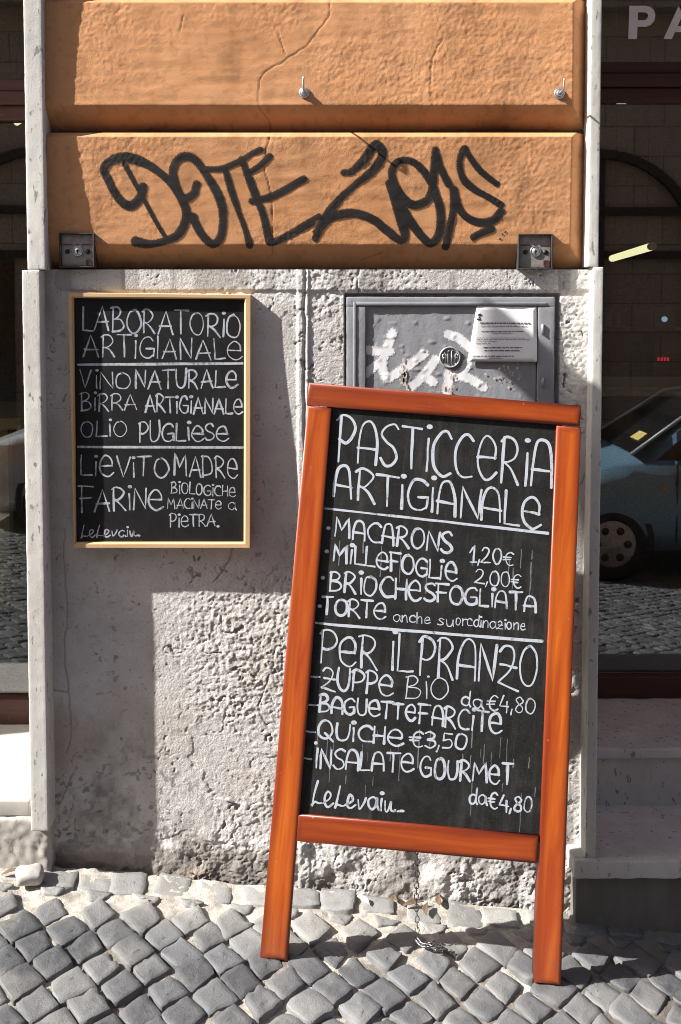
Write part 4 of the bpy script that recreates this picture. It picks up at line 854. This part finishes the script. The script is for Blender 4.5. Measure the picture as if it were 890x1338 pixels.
# ------------------------------------------------------------------ key switches and wall hooks
def key_switch(x0, y0, x1, y1, label):
    Y = -.042; c0 = at(x0, y1, Y); c1_ = at(x1, y0, Y)
    r = thing('key_switch', label, 'key switch', ((c0[0] + c1_[0]) / 2, Y, c0[2]), 'shutter key switches')
    w_, h_ = c1_[0] - c0[0], c1_[2] - c0[2]; k = w_ / 45.0
    mb = MB(); t = .0035
    for b in (((-w_/2, -.004, 0), (-w_/2 + t, .05, h_)), ((w_/2 - t, -.004, 0), (w_/2, .05, h_)), ((-w_/2 + t, -.004, h_ - t), (w_/2 - t, .05, h_)), ((-w_/2 + t, -.004, 0), (w_/2 - t, .05, t))): mb.rbox(*b, .001)
    mb.build('housing', M['recess'], r)
    mb = MB(); mb.rbox((-w_/2 + t, .004, t), (w_/2 - t, .012, h_ - t), .0015, .01, .0006, 60, 5); f = mb.build('faceplate', M['switch'], r)
    P = lambda x, y: (x * k, 0, h_ - y * k)
    mb = MB(); c = P(0.5, 22.5); mb.lathe((c[0], .004, c[2]), (0, -1, 0), [(0, .0125), (.0025, .0125), (.003, .0115), (.001, .0105), (.001, .0085), (.003, .008), (.003, .0001)], 24); lk = mb.build('lock', M['zinc'], f)
    mb = MB(); mb.box((c[0] - .0014, .0006, c[2] - .006), (c[0] + .0014, .002, c[2] + .003)); mb.lathe((c[0], .002, c[2] - .0), (0, -1, 0), [(0, .0028), (.0015, .0028), (.0015, .0001)], 12); mb.build('keyhole', M['black'], lk)
    for x in (-12.5, 13.5): c = P(x, 23.5); mb = MB(); mb.lathe((c[0], .0045, c[2]), (0, -1, 0), [(0, .0058), (.0016, .0058), (.0016, .0001)], 16); mb.build('button', M['black'], f)
    mb = MB()
    for a, b in ((-18, -6), (-2.0, 1.5), (6, 18)): p, q = P(a, 15), P(b, 13.6); m3 = MB(); m3.box((p[0], .0028, p[2]), (q[0], .0045, q[2])); m3.build('red_print', M['red'], f)
    for x0_, y0_, x1_, y1_ in ((11,34,18,35.2), (11,40,18,41.2), (11,35.3,12.2,39.9), (16.8,35.3,18,39.9), (12.3,37,16.7,38.2)): p, q = P(x0_, y1_), P(x1_, y0_); mb.box((p[0], .0028, p[2]), (q[0], .0045, q[2]))
    mb.build('red_print', M['red'], f)
key_switch(78, 304.5, 123.5, 349.5, 'grey metal key switch in shade beside the left stone jamb, sunk in ochre stucco')
key_switch(676.5, 305.5, 722.5, 352, 'dark grey metal key switch above the meter cabinet, sunk in ochre stucco')
def hook(px, py, label, tall):
    zb, zt_, g0, g1, sd = BLK[1]; c = at(px, py, -.045); Y = float(block_y(np.array([c[0]]), np.array([c[2]]), zb, zt_, g0, g1, sd)[0])
    r = thing('wall_hook', label, 'hook', (c[0], Y, c[2]), 'screw hooks in the ochre wall')
    mb = MB(); mb.lathe((0, .001, 0), (0, -1, 0), [(0, .0125), (.003, .0127), (.0045, .0116), (.0048, .006), (.0048, .0001)], 28); mb.build('washer', M['zinc'], r)
    mb = MB(); mb.lathe((0, -.0035, 0), (0, -1, 0), [(0, .0080), (.006, .0080), (.0072, .0066), (.0072, .0001)], 6); mb.build('nut', M['zinc'], r)
    mb = MB(); mb.tube(smooth([(0, 0, 0), (0, -.035, 0), (0, -.056, .001), (0, -.060, .006), (.0003, -.060, tall)], 5), .0024, 8); mb.build('pin', M['zinc'], r)
hook(397.5, 121.5, 'zinc screw hook with an upright pin, above the spray-painted letters', .026)
hook(730.5, 122.5, 'zinc screw hook near the right edge of the ochre block', .024)

# ------------------------------------------------------------------ small things on the ground
def leaf(px, py, rot, s, label, m='leaf', name='dry_leaf', cat='leaf', curl=.2):
    g = ground_at(px, py); r = thing(name, label, cat, (g[0], g[1], gz(g[0], g[1]) + .006), 'litter on the cobbles')
    n = 7; V = []
    for i in range(n):
        t = i / (n - 1); hw = .34 * math.sin(math.pi * min(1, .06 + .94 * t)) + .01
        for j in (-1, -.5, 0, .5, 1): V.append(((t - .5) * s * 1.0, j * hw * s * .42 + .10 * s * math.sin(3 * t), s * curl * (abs(j)**1.6 * hw * .9 + .35 * (t - .5)**2 + .06 * math.sin(9 * t + 3 * j))))
    o = mesh_np('blade', V, grid_quads(n, 5), M[m], r); o.rotation_euler = (.35 * math.sin(7 * rot), -.25 * math.cos(5 * rot), rot); sd = o.modifiers.new('t', 'SOLIDIFY'); sd.thickness = .0006
for a in ((541, 1184, .3, .055, 'curled brown dry leaf lying on the cobbles left of the chain'), (558, 1190, 1.4, .045, 'brown dry leaf lying on the cobbles right of the chain'), (372, 1176, 2.2, .030, 'small tan dry leaf between the border stones by the left leg of the menu board'), (428, 1142, 1.9, .04, 'thin brown dry leaf standing against the wall foot between the legs'), (517, 1176, 1.7, .045, 'pointed brown dry leaf among the border stones left of the chain'), (190, 1177, .6, .016, 'tiny orange leaf scrap on the sandy joint left of the menu board'), (575, 1178, 1.5, .05, 'narrow brown leaf by the wall foot right of the chain'), (14, 1143, .1, .045, 'dry brown leaf stalk below the left window sill')): leaf(*a)
leaf(475, 1180, -.7, .04, 'pale paper scrap on the cobbles left of the chain', 'litter', 'paper_scrap', 'paper', .3)
leaf(797, 1177, 1.0, .020, 'tiny white paper scrap in the shade under the right step', 'litter', 'paper_scrap', 'paper', .5)
def loose():
    g = ground_at(38, 1150); r = MB(); r.rbox((-.033, -.030, -.01), (.033, .030, .024), .016, .006, .006, 40, 2, bev=4); o = r.build('loose_stone', M['loose'], None); o.location = (g[0], g[1], g[2] + .006); o.rotation_euler = (.1, .05, .3)
    tag(o, 'pale rounded loose stone at the foot of the left plinth', 'stone')
loose()

# ------------------------------------------------------------------ inside the shops
def shelf(x0, x1, Y, z, label):
    r = thing('shelf', label, 'shelf', ((x0 + x1) / 2, Y, z)); L = x1 - x0
    mb = MB(); mb.rbox((-L/2, -.15, -.02), (L/2, .15, .0), .003); mb.build('board', M['shelf'], r)
    for x in (-L/2 + .08, L/2 - .08): mb = MB(); mb.box((x - .012, -.1, -.14), (x + .012, .15, -.021)); mb.build('bracket', M['dark'], r)
def tube(p0, p1, label, s=1.0):
    r = thing('tube_light', label, 'lamp', tuple((p0 + p1) / 2)); mb = MB(); d = p1 - p0; c = (p0 + p1) / 2
    mb.tube([p0 - c, p0 - c + d * .02, p1 - c - d * .02, p1 - c], [.02 * s, .045 * s, .045 * s, .02 * s], 10); mb.build('diffuser', M['tube'], r)
    mb = MB(); mb.tube([p1 - c - d * .02 + [0, 0, .001], p1 - c + d * .015], .046 * s, 10); mb.build('end_cap', M['card'], r)
    for k in (.1, .9): q = p0 + d * k - c; mb = MB(); mb.tube([q, q + np.array([0, 0, 3.1 - (c + q)[2]])], .0012, 5); mb.build('hanger', M['black'], r)
tube(at(799, 338, 2.9), at(852, 322, 1.9), 'lit fluorescent batten lamp seen through the right shop window', .36)
tube(at(22, 160, 2.9), at(33, 152, 1.9), 'small end of a lit batten lamp seen through the left shop window', .35)
Yk = 2.3
shelf(at(790, 515, Yk)[0] - .2, at(890, 515, Yk)[0] + .5, Yk, at(830, 516, Yk)[2], 'pale shelf with white price cards in the right shop')
for k, (a, b, t) in enumerate(((816, 836, 505), (852, 872, 506), (876, 892, 505))):
    p, q = at(a, 518, Yk - .1), at(b, t, Yk - .1); mb = MB(); mb.rbox((p[0], Yk - .11, at(830, 516, Yk)[2] + .001), (q[0], Yk - .07, q[2]), .002); o = mb.build('price_card', M['card']); tag(o, ('white card standing leftmost on the shop shelf', 'white card standing in the middle of the shop shelf', 'white card at the photo edge on the shop shelf')[k], 'card', 'cards on the shop shelf')
c = at(846, 507, Yk); mb = MB(); mb.lathe((c[0], Yk, at(830, 516, Yk)[2]), (0, 0, 1), [(0, .06), (.02, .10), (.07, .12), (.075, .118), (.03, .08), (.02, .0001)], 20); tag(mb.build('glass_bowl', M['shelf']), 'pale round bowl on the shop shelf between the cards', 'bowl')
shelf(at(790, 425, 4.6)[0] - .3, at(890, 425, 4.6)[0] + .4, 4.6, at(830, 427, 4.6)[2], 'upper back shelf with boxes in the right shop')
for k, (a, b, t, m, lb) in enumerate(((792, 800, 408, 'card', 'pale narrow box on the back shelf'), (806, 812, 410, 'card', 'small pale bottle-like carton on the back shelf'), (820, 852, 405, 'redbrown', 'brown wide box on the back shelf'), (868, 880, 412, 'dark', 'dark machine on the back shelf'))):
    p, q = at(a, 427, 4.5), at(b, t, 4.5); mb = MB(); mb.rbox((p[0], 4.5, at(830, 427, 4.6)[2] + .001), (q[0], 4.66, q[2]), .01); tag(mb.build('storage_box', M[m]), lb, 'box', 'boxes on the back shelf')
p = at(858, 470, 3.0); t = thing('led_display', 'small appliance with glowing red digits in the right shop', 'display', tuple(p)); mb = MB(); mb.rbox((-.02, .003, -.30), (.16, .2, .10), .01); mb.build('casing', M['dark'], t)
mb = MB()
for k in range(4): x = .005 + k * .016; mb.box((x, -.001, -.006), (x + .010, .002, .012))
mb.build('digits', M['led'], t)
p = at(868, 417, 3.0); t = thing('wall_dial', 'small pale blue lit dial in the right shop', 'clock', tuple(p)); mb = MB(); mb.lathe((0, 0, 0), (0, -1, 0), [(0, .014), (.01, .014), (.01, .0001)], 16); mb.build('dial', M['blue'], t); mb = MB(); mb.rbox((-.05, .001, -.06), (.05, .05, .06), .005); mb.build('casing', M['dark'], t)
t = thing('shop_counter', 'dark shop counter under the shelf behind the right window', 'counter', (1.9, 2.1, .22)); mb = MB(); mb.rbox((-1.2, -.3, .86), (1.2, .35, .90), .005); mb.build('worktop', M['shelf'], t); mb = MB(); mb.rbox((-1.15, -.25, 0), (1.15, .3, .858), .005); mb.build('cupboard', M['dark'], t)
t = thing('shop_table', 'wooden table top behind the left shop window', 'table', (-1.9, 2.2, .22)); zt2 = at(15, 540, 2.0)[2] - .22; mb = MB(); mb.rbox((-.8, -.4, zt2 - .05), (.62, .4, zt2), .005); mb.build('table_top', M['pine'], t)
for x in (-.7, .5):
    for y in (-.35, .35): mb = MB(); mb.box((x, y - .03, 0), (x + .06, y + .03, zt2 - .051)); mb.build('leg', M['pine'], t)

# ------------------------------------------------------------------ across the lane (seen mirrored in the glass)
ob = thing('opposite_building', 'block built facade across the lane with an arched window', 'building', (0, -8.2, -.7))
mb = MB(); mb.box((-16, -1.2, -1.5), (16, 0, 8.2)); mb.build('facade', M['facade'], ob)
def arch(x, z, r, w=2):
    mb = MB(); th = .09
    for k in range(24):
        a0, a1 = math.pi * k / 24, math.pi * (k + 1) / 24
        mb.quadprism([(x + r * math.cos(a), .003, z + r * math.sin(a)) for a in (a0, a1)] + [(x + (r - th) * math.cos(a), .003, z + (r - th) * math.sin(a)) for a in (a1, a0)], (0, .10, 0))
    mb.box((x - r, .003, z - 2.0), (x - r + th, .10, z - .001)); mb.box((x + r - th, .003, z - 2.0), (x + r, .10, z - .001)); mb.box((x - r + th, .003, z + .40), (x + r - th, .08, z + .48)); mb.box((x - .06, .003, z - 2), (x + .06, .07, z + r - th)); mb.box((x - r + th, .003, z - .06), (x + r - th, .075, z + .02))
    f = mb.build('arched_window', M['fdark'], ob); mb = MB(); mb.box((x - r + th, .001, z - 2), (x - .3, .02, z + .02)); mb.build('pane', M['fglass'], f)
for x in (-7.2, -3.1, 2.72, 6.6): arch(x, 2.7, 1.08)
mb = MB(); mb.rbox((-16, 0, 5.2), (16, .25, 5.5), .02); mb.build('cornice', M['facade'], ob)
# small hatchbacks parked along the far side
CARX = np.array([0, .06, .18, .42, .72, .90, 1.52, 1.85, 2.6, 3.1, 3.45, 3.62, 3.70])
CTOP = np.array([.55, .66, .74, .82, .90, .95, 1.36, 1.43, 1.45, 1.42, 1.30, 1.00, .72])
def car(name, label, X, Y, z, paint, s=1.0):
    r = thing('parked_car', label, 'car', (X, Y, z), 'cars parked across the lane'); V = []; sec = 14
    def prof(x, top, w):                     # half section: sill, side, shoulder, roof
        sh = min(.88, top - .02)
        pts = [(-w * .9, .20), (-w, .34), (-w * 1.02, .55), (-w, .72), (-w * .97, sh), (-w * .80, max(sh + .005, top - .05)), (-w * .62, top)]
        return pts + [(-a, b) for a, b in pts[::-1]]
    for x, tp in zip(CARX, CTOP):
        w_ = .80 - .16 * max(0, 1 - x / .25)**2 - .10 * max(0, 1 - (3.7 - x) / .25)**2
        V += [(x, y, zz) for y, zz in prof(x, tp, w_)]
    V = np.array(V); n = len(CARX); q = grid_quads(n, 14); me = mesh_np('body', V, q, M[paint], r)
    bm = bmesh.new(); bm.from_mesh(me.data); bmesh.ops.holes_fill(bm, edges=bm.edges, sides=0); bmesh.ops.recalc_face_normals(bm, faces=bm.faces); bm.to_mesh(me.data); bm.free()
    for k in (1, -1):                        # windows sit just outside the body sides
        mb = MB(); yy = k * .775
        mb.quadprism([(1.06, yy, .93), (2.0, yy, .93), (2.0, k * .66, 1.37), (1.56, k * .66, 1.33)], (0, k * .02, 0)); mb.quadprism([(2.06, yy, .93), (2.95, yy, .93), (2.9, k * .66, 1.35), (2.06, k * .66, 1.38)], (0, k * .02, 0)); mb.build('side_window', M['carglass'], r)
        for x in (1.22, 2.02): mb = MB(); mb.box((x, k * .800 - .004, .28), (x + .01, k * .800 + .012, .9)); mb.build('door_gap', M['black'], r)
        for x in (.72, 2.95):
            mb = MB(); mb.lathe((x, k * .62, .27), (0, k, 0), [(0, .0001), (0, .27), (.17, .28), (.195, .25), (.19, .18)], 28); wt = mb.build('wheel', M['tyre'], r)
            mb = MB(); mb.lathe((x, k * .80, .27), (0, k, 0), [(0, .19), (.012, .185), (.02, .15), (.015, .06), (.03, .04), (.03, .0001)], 28); rm = mb.build('wheel_trim', M['rim'], wt)
            mb = MB()
            for j in range(6): a = j * math.pi / 3; mb = MB(); mb.lathe((x + .12 * math.cos(a), k * .817, .27 + .12 * math.sin(a)), (0, k, 0), [(0, .032), (.004, .032), (.004, .0001)], 10); mb.build('trim_hole', M['black'], rm)
            mb = MB(); mb.lathe((x, k * .795, .30), (0, k, 0), [(0, .33), (.012, .33), (.012, .285)], 28); mb.build('wheel_arch', M['black'], r)
        mb = MB(); mb.lathe((.11, k * .58, .62), (-1, k * .25, 0), [(0, .09), (.05, .08), (.06, .0001)], 16); mb.build('headlight', M['rim'], r)
        mb = MB(); mb.rbox((1.10, k * .815 - .01, .70), (1.14, k * .815 + .01, .725), .004); mb.build('indicator', M['lampamber'], r)
    mb = MB(); mb.quadprism([(.90, -.68, .965), (.90, .68, .965), (1.50, .56, 1.36), (1.50, -.56, 1.36)], (-.012, 0, .012)); ws = mb.build('windscreen', M['carglass'], r)
    for k in (1, -1): mb = MB(); mb.tube([(.88, k * .70, .965), (1.50, k * .585, 1.385), (1.85, k * .57, 1.445)], .016, 6); mb.build('roof_pillar', M['carsilver'], r)
    mb = MB(); mb.quadprism([(1.00, .25, 1.045), (1.00, .50, 1.045), (1.08, .48, 1.098), (1.08, .25, 1.098)], (-.012, 0, .012)); mb.build('leaflet', M['yellow'], ws)
    mb = MB(); mb.quadprism([(3.50, -.6, 1.0), (3.50, .6, 1.0), (3.36, .55, 1.36), (3.36, -.55, 1.36)], (.09, 0, .02)); mb.build('rear_window', M['carglass'], r)
    mb = MB(); mb.rbox((-.06, -.66, .30), (.10, .66, .46), .03); mb.build('bumper', M['black'], r)
YCAR = 2 * YG - 6.15 - .82
car('parked_car', 'small blue hatchback parked across the lane', 1.42, YCAR, -.70, 'carblue'); car('parked_car', 'small silver hatchback parked across the lane behind the blue one', -2.88, YCAR, -.34, 'carsilver')

# an unseen panel added out of view, its outline cut to shade the cabinet
hs = thing('shade_caster', 'unseen cut-out panel added to cast a shadow over the cabinet', 'shadow caster')
q = at(645, 398, -.025); sc = .40; hx, hz = q[0] - (sc - .025) / .27, q[2] + .8 * (sc - .025) / .27
hs.location = (hx, -sc, hz)
out = smooth([(0, 0), (0, -.137), (.023, -.154), (.0325, -.219), (.043, -.47), (.0525, -.50), (.0775, -.415), (.107, -.345), (.1275, -.29), (.1555, -.222), (.184, -.150), (.213, -.080)], 5); out = [tuple(p) for p in out] + [(.75, -.072), (.75, 0)]
mb = MB(); n = len(out); mb.add([(-.004, -a, b) for a, b in out] + [(.004, -a, b) for a, b in out], [tuple(range(n)), tuple(range(2 * n - 1, n - 1, -1))] + [(k, (k + 1) % n, n + (k + 1) % n, n + k) for k in range(n)]); mb.build('panel', M['caster_mat'], hs)
for y in (-.08, -.66): mb = MB(); mb.tube([(0, y, 0), (0, y, 1.6)], .001, 5); mb.build('wire', M['zinc'], hs)
mb = MB(); mb.tube([(0, .30, 1.6), (0, -7.88, 1.75)], .003, 6); mb.build('cable', M['zinc'], hs)
